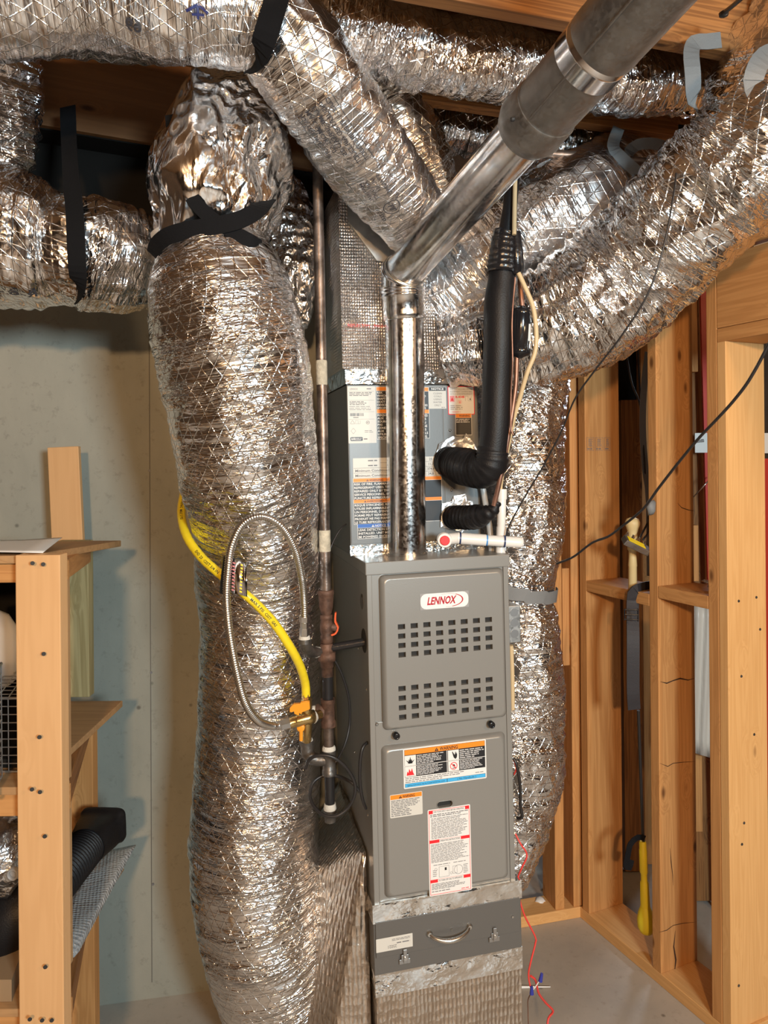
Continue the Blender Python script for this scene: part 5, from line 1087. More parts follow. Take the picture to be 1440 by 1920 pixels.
# ================================================================ PVC DRAIN
pv = empty('drain_assembly', P(940, 1040, 1.95), 'white plastic drain pipe with a red cap lying across the front of the coil cabinet', 'drain pipe')
mb = MB(); mb.tube([P(838, 1011, 1.93), P(860, 1009, 1.925)], [.0145, .0145], 'pvc', 24); mb.lathe([(.0185, .012), (.0195, .006), (.0195, -.016), (.0175, -.019)], P(833, 1012, 1.93), CF, 'pvc', 28); mb.build('trap_fitting', pv)
mb = MB(); mb.lathe([(.0125, -.0185), (.0125, -.022), (.011, -.0225)], P(833, 1012, 1.93), CF, 'l_red', 24); mb.build('red_cap', pv, label='round red cap')
mb = MB(); mb.tube([P(857, 1009, 1.925), P(911, 1013, 1.925)], .0150, 'pvc', 24); mb.build('sleeve', pv)
mb = MB(); mb.tube([P(911, 1013, 1.925), P(974, 1017, 1.925), P(979, 1017.3, 1.925), P(981, 1017.5, 1.925)], [.0138, .0138, .0125, .008], 'pvc', 24); mb.build('pipe_end', pv)
for x in (861, 944): mb = MB(); y_ = 1009 + (x - 857) * .067; mb.tube([P(x, y_, 1.925), P(x + 3, y_ + .2, 1.925)], .0156, 'purple', 24); mb.build('cement_ring', pv)
mb = MB(); mb.tube([P(911, 1013, 1.925), P(914, 1013.2, 1.925)], .0142, simple('blue_cement', (.05, .25, .6), .4), 24); mb.build('cement_ring', pv)
mb = MB(); mb.tube([P(938, 1046, 1.955), P(940, 988, 1.955), P(940, 987, 1.955), P(941, 935, 1.955)], [.0128, .0128, .0112, .0112], 'pvc', 20); mb.tube([P(941, 936, 1.955), P(941, 917, 1.955)], .0132, 'pvc', 20); mb.build('vertical_pipe', pv)
mb = MB(); path, _ = catmull(pxpts([(900, 885, 2.03), (908, 930, 2.03), (918, 990, 2.0), (922, 1040, 1.99)]), .01); mb.tube(path, .008, simple('clear_tubing', (.55, .56, .55), .25, alpha=.8), 12); mb.build('vinyl_tube', pv)
# black rubber under the trap
# ---- junction box on the right side
jb = empty('junction_box', fw(FWD + .002, .1, .5), 'small grey electrical box on the right side of the furnace', 'electrical box', rot=FR)
zt = fl(952, 1140).z; zbx = fl(960, 1210).z
mb = MB(FM); mb.box((FWD + .003, .02, zbx), (FWD + .040, .09, zt), 'galv_dull'); jbo = mb.build('body', jb, .002)
for k, z in enumerate((.25, .55, .82)):
    mb = MB(); mb.lathe([(.011, -.0006), (.011, .0006)], fw(FWD + .022, .0198, zbx + (zt - zbx) * z), fy, 'steel_dark', 16); mb.build('knockout', jb)
cable('cable_whip', [(958, 1210, 1.95), (960, 1260, 1.96), (961, 1330, 1.97)], .0065, 'beige', 'short beige cable coming out below the grey electrical box')
# ---- wires lower right
cable('low_voltage_cable', [(962, 1422, 1.925), (968, 1432, 1.92), (975, 1470, 1.92), (976, 1510, 1.93), (979, 1532, 1.93), (970, 1534, 1.94)], .0040, 'cable', 'black cable hooking out of the furnace right side')
cable('red_wire', [(963, 1424, 1.922), (968, 1440, 1.92), (964, 1452, 1.93)], .002, 'red', 'tiny red wire loop beside the black cable on the right', 'wire')
cable('red_wire', [(966, 1563, 1.93), (976, 1582, 1.92), (988, 1603, 1.92), (978, 1628, 1.92), (970, 1650, 1.93), (973, 1680, 1.93), (983, 1715, 1.93), (1003, 1755, 1.93), (1004, 1768, 1.93), (996, 1800, 1.92), (991, 1826, 1.92), (994, 1848, 1.92), (998, 1856, 1.92)], .0023, 'red', 'red thermostat wire zigzagging down the right side to the wire nuts', 'wire')
cable('red_wire', [(995, 1830, 1.92), (1004, 1838, 1.93), (1010, 1862, 1.95), (1023, 1880, 1.98), (1037, 1896, 2.0), (1028, 1910, 2.0), (1026, 1940, 1.98)], .0030, 'red', 'thicker red wire pair trailing to the bottom edge', 'wire')
cable('white_wire', [(1012, 1838, 1.92), (1004, 1850, 1.92), (999, 1856, 1.92)], .0014, 'white', 'fine white wire joining the two blue wire nuts', 'wire')
cable('white_wire', [(996, 1862, 1.92), (990, 1875, 1.92), (990, 1895, 1.92), (991, 1935, 1.92)], .0014, 'copper', 'fine brown wire dropping from the lower blue wire nut', 'wire')
for (x, y, x2, y2, lab) in ((1013, 1840, 1016, 1825, 'upper blue wire nut on the red thermostat wires'), (997, 1864, 997, 1850, 'lower blue wire nut on the red thermostat wires')):
    mb = MB(); mb.tube([P(x, y, 1.915), P(x2, y2, 1.915)], [.0055, .0035], 'navy', 10, smooth=False); mb.build('wire_nut', label=lab, cat='wire nut')

# ---- long loose wires
cable('loose_wire', [(1268, 325, 1.62), (1262, 370, 1.60), (1245, 460, 1.60), (1215, 550, 1.62), (1165, 630, 1.66), (1115, 695, 1.72), (1078, 748, 1.78), (1052, 810, 1.84), (1018, 875, 1.88), (985, 930, 1.91), (955, 985, 1.93), (948, 1010, 1.935)], .0022, 'cable', 'thin wire running from the upper right across the duct to the white drain', 'wire')
cable('loose_wire', [(1455, 610, 1.40), (1440, 648, 1.42), (1405, 712, 1.46), (1375, 752, 1.50), (1345, 785, 1.54), (1310, 822, 1.60), (1270, 870, 1.68), (1235, 915, 1.75), (1205, 955, 1.82), (1165, 988, 1.90), (1140, 1006, 1.96), (1110, 1018, 2.02), (1075, 1044, 2.08), (1044, 1057, 2.13)], .0032, 'cable', 'thick black wire sweeping down from the right edge across the bare studs', 'wire')
# ---- overhead pipe
ov = empty('overhead_pipe', P(1250, 310, 1.97), 'short horizontal brown steel pipe with an elbow near the ceiling on the right', 'pipe')
mb = MB(); mb.tube([P(1020, 288, 1.99), P(1120, 296, 1.98), P(1238, 308, 1.965)], .0125, 'pipe', 20); mb.build('run', ov)
mb = MB(); mb.tube([P(1236, 308, 1.965), P(1250, 309, 1.965)], .0150, 'brass', 20); mb.build('threaded_end', ov)
mb = MB(); mb.tube([P(1248, 309, 1.965), P(1262, 311, 1.965), P(1268, 322, 1.97), P(1250, 335, 2.0), P(1190, 375, 2.1)], [.018, .019, .017, .0135, .0135], 'iron_grey', 20); mb.build('elbow', ov)
cable('ceiling_stub', [(1357, 24, 1.55), (1375, 10, 1.5), (1410, -20, 1.4)], .0045, 'cable', 'black cable stub with a rounded end near the top right corner')
mb = MB(); mb.lathe([(.002, -.006), (.009, -.003), (.010, .003), (.003, .008)], P(1357, 27, 1.55), V((0, 0, 1)), 'cable', 14); mb.build('cable_clip', label='round black clip at the end of the top right cable stub', cat='clip')
# ================================================================ RIGHT STUD WALL
s1_ = onZ(1084, 1717, 0); s2_ = onZ(1212, 1826, 0); sdir = (s2_ - s1_).normalized(); sperp = V((-sdir.y, sdir.x, 0))
if sperp.dot(CR) < 0: sperp = -sperp
def scol(px): q = on_plane(px, 1300, s1_, sperp); return (q - s1_).dot(sdir)
def sw_from(px_l, px_r):
    c = s1_ + sdir * scol(px_l); lo, hi = .02, .4
    for _ in range(30):
        m = (lo + hi) / 2
        if proj(c + sperp * m + V((0, 0, 1)))[0] < px_r: lo = m
        else: hi = m
    return lo
SW = sw_from(1235, 1303); TOPZ = JZ - .02
def sp(t, w=0, z=0): p = s1_ + sdir * t + sperp * w; return V((p.x, p.y, z))
tA = scol(1101); tB = scol(1235); tC = scol(1349); tD = scol(1366)
ST = .036
def stud(nm, t, z0, z1, lab, mat='wood', wdt=None, off=0, thick=ST, cat='stud', grp=None):
    """near face at t"""
    wv = wdt or SW; return board(nm, sp(t - thick / 2, off + wv / 2, z0), sp(t - thick / 2, off + wv / 2, z1), wv, thick, sperp, mat, label=lab, cat=cat, group=grp)
stud('wall_stud', tA, .038, TOPZ, 'pale stud with three stamped ink blocks, farthest of the near stud wall')
stud('wall_stud', tB, .038, TOPZ, 'stud in the middle of the near stud wall, dark cracks and knots low down', 'wood')
stud('king_stud', tC, .038, TOPZ, 'full-height stud directly left of the brightest stud at the right edge')
tCD = tD
hz = on_plane(1366, 638, s1_, sperp).z
stud('jack_stud', tD, .038, hz, 'brightest wide stud at the right edge, shorter, carrying the header', 'wood2', thick=tD - tC - .001)
board('sole_plate', sp(-.2, SW / 2, .019), sp(tD + .01, SW / 2, .019), SW, .038, sperp, 'wood2', label='dusty bottom plate on the floor under the near stud wall', cat='plate')
board('door_header', sp(tC + .001, SW / 2, hz + .038 + .101), sp(tD + 1.3, SW / 2, hz + .038 + .101), .20, SW, (0, 0, 1), 'wood_dark' if 0 else 'wood', label='thick header beam at the right edge above the brightest stud', cat='header')
board('header_plate', sp(tC + .001, SW / 2, hz + .019), sp(tD + 1.3, SW / 2, hz + .019), SW, .038, sperp, 'wood', label='flat board nailed under the header beam at the right edge', cat='header plate')
board('top_filler', sp(tC + .001, SW / 2, hz + .26 + .14), sp(tD + 1.3, SW / 2, hz + .26 + .14), .26, .03, (0, 0, 1), 'wood', label='board above the header beam, behind the foil duct at the right edge', cat='board')
def block(t0, t1, pxa, ya, lab):
    z = on_plane(pxa, ya, s1_, sperp).z
    return board('blocking', sp(t0, SW / 2, z - .019), sp(t1, SW / 2, z - .019), SW, .038, sperp, 'wood', label=lab, cat='blocking'), z
b1_, zb1 = block(tA + .001, tB - ST - .001, 1180, 1106, 'horizontal block between the stamped stud and the middle stud, strap hung over it')
b2_, zb2 = block(tB + .001, tC - ST - .001, 1280, 1108, 'horizontal block between the middle stud and the right-hand studs, clear bag on it')
# nail heads and the three stamps on the far stud
L_ = Label(sp(tA + .0005, .004, on_plane(1103, 820, sp(tA), sdir).z), sperp, V((0, 0, -1)), sdir, SW, .06)
for k in range(3):
    x = .002 + k * .040; wdd = .033 if k < 2 else .026
    for (a, b, c_, d_) in ((x, 0, x + wdd, .0008), (x, .046, x + wdd, .0468), (x, 0, x + .0008, .046), (x + wdd, 0, x + wdd + .0008, .046), (x, .034, x + wdd, .0346)): L_.rect(a, b, min(c_, SW - .004), d_, 'l_ink', 1)
    L_.greek(x + .008, .004, min(x + wdd - .004, SW - .006), .032, 6, 'l_ink', .4, 1, .9, 80 + k).greek(x + .003, .037, min(x + wdd - .004, SW - .006), .044, 1, 'l_ink', .5, 1, .9, 90 + k)
stamp = L_.build('ink_stamp', bpy.data.objects['wall_stud'])
# nails on the bright stud
jk = bpy.data.objects['jack_stud']; rnd = random.Random(3)
for px, py in ((1418, 1120), (1385, 1127), (1425, 1180), (1390, 1268), (1414, 1377), (1395, 1543), (1391, 1583), (1385, 1848)):
    q = on_plane(px, py, sp(tD), sdir); m_ = MB(); m_.lathe([(.0042, 0), (.0036, .0015)], q, sdir, 'iron_grey', 10); m_.build('nail_head', jk)

ms = bpy.data.objects['wall_stud.001']
def crack(pxs, wd):
    m_ = MB(); pts = [on_plane(x, y, sp(tB), sdir) + sdir * .0006 for x, y in pxs]; up = []; dn = []
    for i, p in enumerate(pts):
        t = (pts[min(len(pts) - 1, i + 1)] - pts[max(0, i - 1)]).normalized(); n_ = t.cross(sdir).normalized(); k = wd * (.15 if i in (0, len(pts) - 1) else .5 + .5 * random.random()); up.append(p + n_ * k); dn.append(p - n_ * k)
    n = len(pts); m_.add(up + dn, [(i, i + 1, n + i + 1, n + i) for i in range(n - 1)], 'crack'); m_.build('crack', ms)
M['crack'] = simple('dark_wood_crack', (.05, .022, .01), .8)
crack([(1238, 1278), (1250, 1281), (1262, 1276), (1275, 1272), (1290, 1275), (1302, 1272)], .0030)
crack([(1237, 1431), (1252, 1437), (1262, 1431), (1280, 1429), (1302, 1428)], .0016)
crack([(1256, 1590), (1258, 1615), (1261, 1640), (1262, 1660)], .0020)
crack([(1236, 1748), (1250, 1744), (1262, 1735), (1280, 1731), (1302, 1729)], .0018)
crack([(1266, 1745), (1263, 1775), (1267, 1800), (1264, 1828)], .0035)
crack([(1270, 943), (1278, 952), (1290, 956), (1302, 958)], .0022)

# ---- back stud row, facing the camera
bp0 = onZ(990, 1738, 0); bq = onZ(1080, 1722, 0); bdir = (bq - bp0).normalized(); bn = V((-bdir.y, bdir.x, 0))
if bn.dot(CF) < 0: bn = -bn
def bcol(px, off=0): q = on_plane(px, 1300, bp0 + bn * off, bn); q.z = 0; return q
def bstud(px0, px1, z0, z1, lab, dep=.10, off=.006, mat='wood', nm='wall_stud'):
    a = bcol(px0, off); b = bcol(px1, off); w_ = (b - a).length; c = (a + b) / 2 + bn * dep / 2
    return board(nm, V((c.x, c.y, z0)), V((c.x, c.y, z1)), w_, dep, bdir, mat, label=lab, cat='stud')
bstud(1038, 1055, .038, 2.5, 'narrow stud right beside the lower right foil duct, standing on the back plate')
bstud(1072, 1088, .038, 2.5, 'narrow stud of the back wall just left of the near stud wall')
bstud(1090, 1100, .038, 2.5, 'thin slip of stud in the corner between back wall and near stud wall', .08)
bstud(1056, 1071, .9, 1.25, 'short nailed block between two narrow back studs', .03, .02, nm='blocking')
bstud(1056, 1071, .038, 2.5, 'shaded stud set back between two narrow back studs', .04, .08, 'wood_dark')  # shade put into its colour by the dark joist wood
a = bcol(900); b = bcol(1098); c1 = a + bn * .05; c2 = b + bn * .05
board('sole_plate', V((c1.x, c1.y, .019)), V((c2.x, c2.y, .019)), .10, .038, bn, 'wood2', label='bottom plate of the back stud wall, right of the furnace base', cat='plate')

# ---- row beyond the near stud wall
def pst(pl, pr, y0, y1, d, lab, mat='wood_dark', dep=.04, nm='rough_stud', cat='stud'):
    a = P(pl, 900, d); b = P(pr, 900, d); c = (a + b) / 2 + CF * dep / 2; w_ = (b - a).length
    z0 = max(.01, P(pl, y0, d).z); z1 = min(JZ + .2, P(pl, y1, d).z)
    return board(nm, V((c.x, c.y, z0)), V((c.x, c.y, z1)), w_, dep, CR, mat, label=lab, cat=cat)
pst(1166, 1204, 1800, 750, 2.95, 'brown shaded stud seen between the stamped stud and the middle stud')  # default dark wood paints the shade onto this stud
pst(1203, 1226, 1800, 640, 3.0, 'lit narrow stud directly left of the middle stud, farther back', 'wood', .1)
pst(1160, 1215, 752, 480, 3.05, 'black panel painted as the shade in the gap under the ducts', 'far', .02, 'gap_shade_panel', 'panel')  # added black sheet stands in for the shade of the gap
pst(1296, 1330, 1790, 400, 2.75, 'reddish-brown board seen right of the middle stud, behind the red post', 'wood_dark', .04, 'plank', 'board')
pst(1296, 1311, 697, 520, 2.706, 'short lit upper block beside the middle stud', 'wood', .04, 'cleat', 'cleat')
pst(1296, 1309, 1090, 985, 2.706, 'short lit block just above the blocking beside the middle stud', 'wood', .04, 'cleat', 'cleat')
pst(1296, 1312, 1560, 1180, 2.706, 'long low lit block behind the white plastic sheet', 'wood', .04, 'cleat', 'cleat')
ribbon('red_post', [P(1320, 400, 2.69), P(1321, 560, 2.69), P(1326, 760, 2.69), P(1332, 1000, 2.69), P(1341, 1300, 2.69), P(1353, 1719, 2.69)], .032, 'red_post', thick=.012, label='slightly leaning dark red steel post between the studs', cat='post')
mb = MB(); a = P(1303, 812, 2.66); b = P(1327, 849, 2.66)
wv = (b - a).dot(CR); mb.add([a, a + CR * wv, a + CR * wv - CU * .07, a - CU * .07] + [q + CF * .006 for q in (a, a + CR * wv, a + CR * wv - CU * .07, a - CU * .07)], [(0, 1, 2, 3), (7, 6, 5, 4), (0, 4, 5, 1), (1, 5, 6, 2), (2, 6, 7, 3), (3, 7, 4, 0)], 'white')
so = mb.build('white_plate', label='small white plastic plate between the middle stud and the red post', cat='plate cover')
mb = MB(); mb.tube([P(1303, 829, 2.655), P(1314, 827, 2.65), P(1319, 826, 2.65)], [.004, .004, .006], 'l_grey', 10); mb.build('grey_peg', so)
# white sheet
mb = MB(); n = 10; vs = []
for j in range(n + 1):
    for i in range(n + 1):
        q = P(1296 + 40 * i / n, 1132 + (1410 + 12 * i / n * 1 - 1132 + 0) * j / n, 2.655 + .010 * sin(i * 1.3 + j * .4)); vs.append(q)
mb.add(vs, [(j * (n + 1) + i, j * (n + 1) + i + 1, (j + 1) * (n + 1) + i + 1, (j + 1) * (n + 1) + i) for j in range(n) for i in range(n)], 'sheet_white', True)
mb.build('plastic_sheet', solid=.002, label='white plastic sheet hanging below the right-hand blocking', cat='plastic sheet')
# clear bag on the block
def blob(name, c, size, mat, lab, cat, seed=0, amp=.35, n=3, par=None, sq=1):
    bm = bmesh.new(); bmesh.ops.create_icosphere(bm, subdivisions=n, radius=1)
    for v in bm.verts:
        q = v.co.copy(); k = 1 + amp * noise.noise(q * 1.7 + V((seed, 0, 0))) + amp * .5 * noise.noise(q * 4.5 + V((seed, 3, 0)))
        v.co = V((q.x * size[0] * k, q.y * size[1] * k, q.z * size[2] * k))
    mb = MB(); bm.verts.index_update(); cc = V(c)
    mb.add([cc + CR * v.co.x + CF * v.co.y + CU * v.co.z for v in bm.verts], [[v.index for v in f.verts] for f in bm.faces], mat, True); bm.free()
    return mb.build(name, par, label=lab, cat=cat)
q = sp(tC - ST - .045, SW * .55, zb2 + .018); blob('clear_bag', q, (.030, .045, .017), 'plastic_clear', 'crumpled clear plastic bag lying on the block beside the right-hand studs', 'plastic bag', 3, .6)
# cream turned handle standing behind the block
tk_ = empty('plunger', P(1187, 1120, 2.45), 'pale cream wooden knob handle standing behind the block between the studs', 'plunger')
mb = MB(); bz = P(1187, 1340, 2.45); tp_ = P(1186, 971, 2.45); ax = tp_ - bz; Lh = ax.length
def hh(y): return (P(1186, y, 2.45) - bz).dot(ax.normalized())
mb.lathe([(.0145, hh(1130)), (.0135, hh(1062)), (.0145, hh(1061)), (.0125, hh(1045)), (.0120, hh(1034)), (.0165, hh(1030)), (.0165, hh(1010)), (.0145, hh(1000)), (.0185, hh(992)), (.0235, hh(984)), (.0240, hh(979)), (.019, hh(973)), (.009, hh(970.5))], bz, ax, 'cream_wood', 28); mb.build('knob_handle', tk_)
# coax splitter
cs = empty('cable_splitter', P(1190, 1022, 2.36), 'tilted grey cable splitter with a yellow label hanging by its cables', 'splitter')
mb = MB(); ctr = P(1191, 1022, 2.36); xa = (CR * .86 - CU * .42 + CF * .25).normalized(); za = (CU * .75 + CR * .35 - CF * .45); za = (za - xa * za.dot(xa)).normalized(); ya = za.cross(xa)
Ms = Matrix(((xa.x, ya.x, za.x, ctr.x), (xa.y, ya.y, za.y, ctr.y), (xa.z, ya.z, za.z, ctr.z), (0, 0, 0, 1)))
mb = MB(Ms); mb.box((-.045, -.016, -.010), (.052, .016, .010), 'galv_dull'); bo = mb.build('body', cs, .002)
mb = MB(Ms); mb.box((-.036, -.012, .0102), (.030, .012, .0112), 'yellow'); mb.build('yellow_label', bo)
for k in range(4):
    mb = MB(); c0 = Ms @ V((-.034 + k * .024, .014, .004)); mb.lathe([(.005, 0), (.005, .012), (.0035, .013), (.0035, .018)], c0, (ya + za).normalized(), 'steel', 8); mb.build('connector', cs)
cable('coax_cable', [(1174, 664, 2.7), (1185, 720, 2.65), (1200, 760, 2.62), (1206, 830, 2.6), (1211, 920, 2.55), (1216, 990, 2.45), (1206, 1012, 2.38)], .0032, 'cable', 'dark cable slanting down from the dark gap to the splitter')
cable('coax_cable', [(1196, 655, 2.72), (1199, 720, 2.68), (1204, 790, 2.64), (1208, 860, 2.6), (1213, 930, 2.56), (1217, 970, 2.5), (1199, 1010, 2.38)], .0032, 'cable', 'dark cable dropping straight from the dark gap to the splitter')
ribbon('grey_webbing', [P(1215, 660, 2.62), P(1208, 720, 2.6), (P(1205, 800, 2.6)), P(1210, 880, 2.58), P(1217, 940, 2.5), P(1219, 1080, 2.45)], .022, 'strap_grey', thick=.002, label='grey webbing hanging behind the middle stud above the splitter', cat='strap')
blob('tape_wad', P(1221, 951, 2.32), (.014, .012, .024), 'strap_grey', 'wad of grey tape stuck to the middle stud above the splitter', 'tape', 5, .4, 2)
cable('thin_rod', [(1290, 943, 2.75), (1315, 916, 2.64), (1336, 893, 2.64)], .0022, 'steel', 'thin slanting wire glimpsed right of the middle stud', 'wire')
# exercise strap with buckle, rod and yellow club
sb = empty('hanging_strap', P(1190, 1110, 2.25), 'wide dark grey strap with a buckle hanging over the left block', 'strap')
ribbon('webbing', [sp(tB - ST - .02, SW * .75, zb1 + .004), sp(tB - ST - .07, SW * .5, zb1 + .006), P(1196, 1108, on_plane(1196, 1108, s1_, sperp).dot(CF) - .0) - sperp * .006, P(1190, 1125, on_plane(1190, 1125, s1_, sperp).dot(CF)) - sperp * .008, P(1187, 1200, 2.36), P(1187, 1290, 2.36), P(1189, 1330, 2.37)], .040, simple('charcoal_webbing', (.022, .021, .026), .6, bump=.4, bscale=500), thick=.004, parent=sb)
mb = MB()
for k in range(3):
    y = 1143 + k * 9; mb.tube([P(1171, y, 2.335), P(1196, y + 1, 2.335)], .0022, 'black', 6)
mb.tube([P(1171, 1141, 2.335), P(1171, 1163, 2.335)], .0022, 'black', 6).tube([P(1196, 1141, 2.335), P(1196, 1165, 2.335)], .0022, 'black', 6); mb.build('buckle', sb)
mb = MB(); mb.tube([P(1197, 1332, 2.38), P(1205, 1560, 2.44), P(1207, 1580, 2.45)], .005, 'cable', 10); mb.build('rod', sb)
yc_ = empty('yellow_club', P(1212, 1748, 2.45), 'bright yellow rubber-headed club leaning between the studs near the floor', 'club')
a = P(1205, 1577, 2.45); b = P(1212, 1750, 2.45); ax = b - a; Lc = ax.length; f_ = lambda y: (y - 1577) / 173 * Lc
mb = MB(); mb.lathe([(.009, 0), (.0115, f_(1580)), (.0115, f_(1592)), (.0128, f_(1593)), (.0135, f_(1635)), (.0105, f_(1638)), (.0105, f_(1652)), (.0135, f_(1654)), (.0155, f_(1700))], a, ax, 'foam_yellow', 24); mb.build('grip', yc_)
mb = MB(); mb.lathe([(.0155, f_(1699)), (.024, f_(1712)), (.028, f_(1724)), (.027, f_(1738)), (.020, f_(1747)), (.008, f_(1750))], a, ax, 'foam_yellow', 24); mb.build('rubber_head', yc_)
ribbon('wrist_loop', [P(1209, 1572, 2.44), P(1196, 1570, 2.43), P(1182, 1583, 2.42), P(1177, 1605, 2.42), P(1174, 1622, 2.42), P(1180, 1628, 2.42), P(1184, 1612, 2.43)], .018, 'strap', thick=.002, parent=yc_, label='black wrist loop')
# far bits at the right edge
pst(1428, 1470, 1600, 860, 3.6, 'red shelving upright glimpsed past the right edge of the brightest stud', 'red_post', .05, 'red_upright', 'shelving')
pst(1430, 1450, 850, 812, 3.5, 'small white box glimpsed past the right edge of the brightest stud', 'white', .05, 'white_box', 'box')
# floor litter
blob('paper_scrap', P(1012, 1690, 2.72), (.022, .02, .014), 'white', 'crumpled white scrap by the back studs', 'paper scrap', 8, .5, 2)
mb = MB(); q = onZ(1005, 1853, .0); slv = CR; mb.tube([q - CR * .05 + CU * .004, q + CR * .045 + CU * .004], [.004, .0015], 'white', 8); mb.build('white_scrap', label='thin white sliver on the floor behind the blue wire nuts', cat='scrap')
# ================================================================ LEFT SHELF UNIT
X_, Y_ = V((1, 0, 0)), V((0, 1, 0))
SD = 1.50
pz = lambda px, py, d: P(px, py, d)
fr = P(122, 1036, SD); zT = fr.z                 # front right top corner of the post
fl0 = P(40, 1036, SD); pw = (fr - fl0).length
sx = (fr - fl0).normalized(); sx.z = 0; sx.normalize(); 
bk = P(170, 1018, 1.99); sy = V((bk.x - fr.x, bk.y - fr.y, 0)); SDEP = sy.length; sy.normalize()
def sh(x, y, z): p = fr + sx * x + sy * y; return V((p.x, p.y, z))
shelf = empty('wooden_shelf', sh(0, 0, 0), 'rough lumber storage shelf with a pale front post at the left edge', 'shelf')
board('post', sh(-pw / 2, -.019, .0), sh(-pw / 2, -.019, zT), pw, .036, sx, 'wood_post', parent=None) 
fpst = bpy.data.objects['post']
def adopt(o, par):
    mw = o.matrix_world.copy(); o.parent = par; o.matrix_parent_inverse = Matrix(); o.matrix_basis = par.matrix_world.inverted() @ mw; return o
adopt(fpst, shelf)
for px, py in ((61, 1056), (81, 1058), (82, 1226), (74, 1382), (60, 1480), (75, 1485), (84, 1568), (85, 1813), (56, 1911), (79, 1913), (97, 1913)):
    q = on_plane(px, py, sh(0, -.0375, 0), sy); m_ = MB(); m_.lathe([(.0042, 0), (.0030, .0005), (.002, .0012)], q + sy * -.0006, sy, 'ink', 10); m_.build('screw', fpst)
L_len = 1.1
def rail(nm, a, b, w_, t, wdir, mat): return adopt(board(nm, a, b, w_, t, wdir, mat), shelf)
zsh = [zT - .004, 1.005, .565]
for k, z in enumerate(zsh):
    hgt = .040 if k == 0 else .052
    rail('rail', sh(-L_len, -.0 + .02, z - .016 - hgt / 2), sh(-.002, .02, z - .016 - hgt / 2), hgt, .036, V((0, 0, 1)), 'wood')
    rail('rail', sh(-.019, .042, z - .016 - hgt / 2), sh(-.019, SDEP, z - .016 - hgt / 2 - (.026 if k == 0 else 0)), hgt, .036, V((0, 0, 1)), 'wood_dark' if k else 'wood')
    tilt = .026 if k == 0 else 0
    rail('shelf_board', sh(-L_len, SDEP / 2, z - .008 - tilt / 2), sh(0.004, SDEP / 2, z - .008 - tilt / 2), SDEP + .02, .016, sy * SDEP - CU * tilt, 'ply')
rail('post', sh(-.02, .055, .60), sh(-.02, .055, zT - .058), .03, .036, sx, 'ply')
q = sh(-.045, SDEP + .022, 0); rail('post', V((q.x, q.y, 1.02)), V((q.x, q.y, zT - .03)), .085, .036, sx, 'wood_green')
rail('post', V((q.x, q.y, 0)), V((q.x, q.y, .99)), .10, .036, sx, 'wood')
# leaning board above
a = P(129, 1030, 2.13); b = P(120, 838, 2.13); board('scrap_board', a, b, .0885, .018, CR, 'wood_post', label='short pine board standing upright against the concrete above the shelf', cat='board')
# paper sheet on top
mb = MB(); n = 8; vs = []
for j in range(n + 1):
    for i in range(n + 1): p = sh(-.40 + .36 * i / n, .05 + .2 * j / n - .08 * i / n * (1 - j / n), zT + .0035 + .003 * sin(i * .9) * (j / n)); vs.append(p)
mb.add(vs, [(j * (n + 1) + i, j * (n + 1) + i + 1, (j + 1) * (n + 1) + i + 1, (j + 1) * (n + 1) + i) for j in range(n) for i in range(n)], 'white', True); mb.build('paper_sheet', solid=.001, label='white paper sheet lying on the shelf top at the left edge', cat='paper')
# jug
jc = sh(-.215, .25, 0); mb = MB(); mb.lathe([(.05, 0), (.062, .012), (.066, .09), (.062, .13), (.045, .16), (.02, .175), (.018, .195)], V((jc.x, jc.y, 1.13)), V((0, 0, 1)), 'pvc', 28)
jg = mb.build('white_jug', label='white plastic jug on the wire crate, mostly past the left edge', cat='jug')
# wire crate
def crate(nm, x0, x1, y0, y1, z0, z1, lab, nx, ny, nz, r=.0013):
    mb = MB(); T = lambda p: sh(*p)
    def grid(o, u, v, nu, nv):
        for i in range(nu + 1): a = V(o) + V(u) * i / nu; mb.tube([T(a), T(a + V(v))], r, 'wire', 6)
        for j in range(nv + 1): a = V(o) + V(v) * j / nv; mb.tube([T(a), T(a + V(u))], r, 'wire', 6)
    X, Y, Z = (x1 - x0, 0, 0), (0, y1 - y0, 0), (0, 0, z1 - z0)
    grid((x0, y0, z0), X, Z, nx, nz); grid((x1, y0, z0), Y, Z, ny, nz); grid((x0, y0, z1), X, Y, nx, ny); grid((x0, y1, z0), X, Z, nx, nz)
    for a, b in (((x1, y0, z0), (x1, y0, z1)), ((x0, y0, z1), (x1, y0, z1)), ((x1, y0, z1), (x1, y1, z1)), ((x0, y0, z0), (x1, y0, z0))): mb.tube([T(a), T(b)], r * 2.2, 'wire', 8)
    return mb.build(nm, label=lab, cat='wire crate')
crate('wire_crate', -.60, -.105, .05, .55, 1.008, 1.26 - .10, 'galvanized wire crate on the middle shelf, behind the post', 22, 18, 9)
crate('wire_crate', -.62, -.135, -.10, .02, 1.010, 1.24, 'lighter wire crate panel leaning in front on the middle shelf', 20, 5, 12, .0016)
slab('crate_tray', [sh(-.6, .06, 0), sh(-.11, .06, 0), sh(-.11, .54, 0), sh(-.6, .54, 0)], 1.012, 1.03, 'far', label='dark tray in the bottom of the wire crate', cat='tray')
slab('shelf_back', [sh(-1.1, SDEP + .005, 0), sh(-.10, SDEP + .005, 0), sh(-.10, SDEP + .012, 0), sh(-1.1, SDEP + .012, 0)], .02, zT - .03, 'far', label='dark backing sheet behind the shelf', cat='backing')
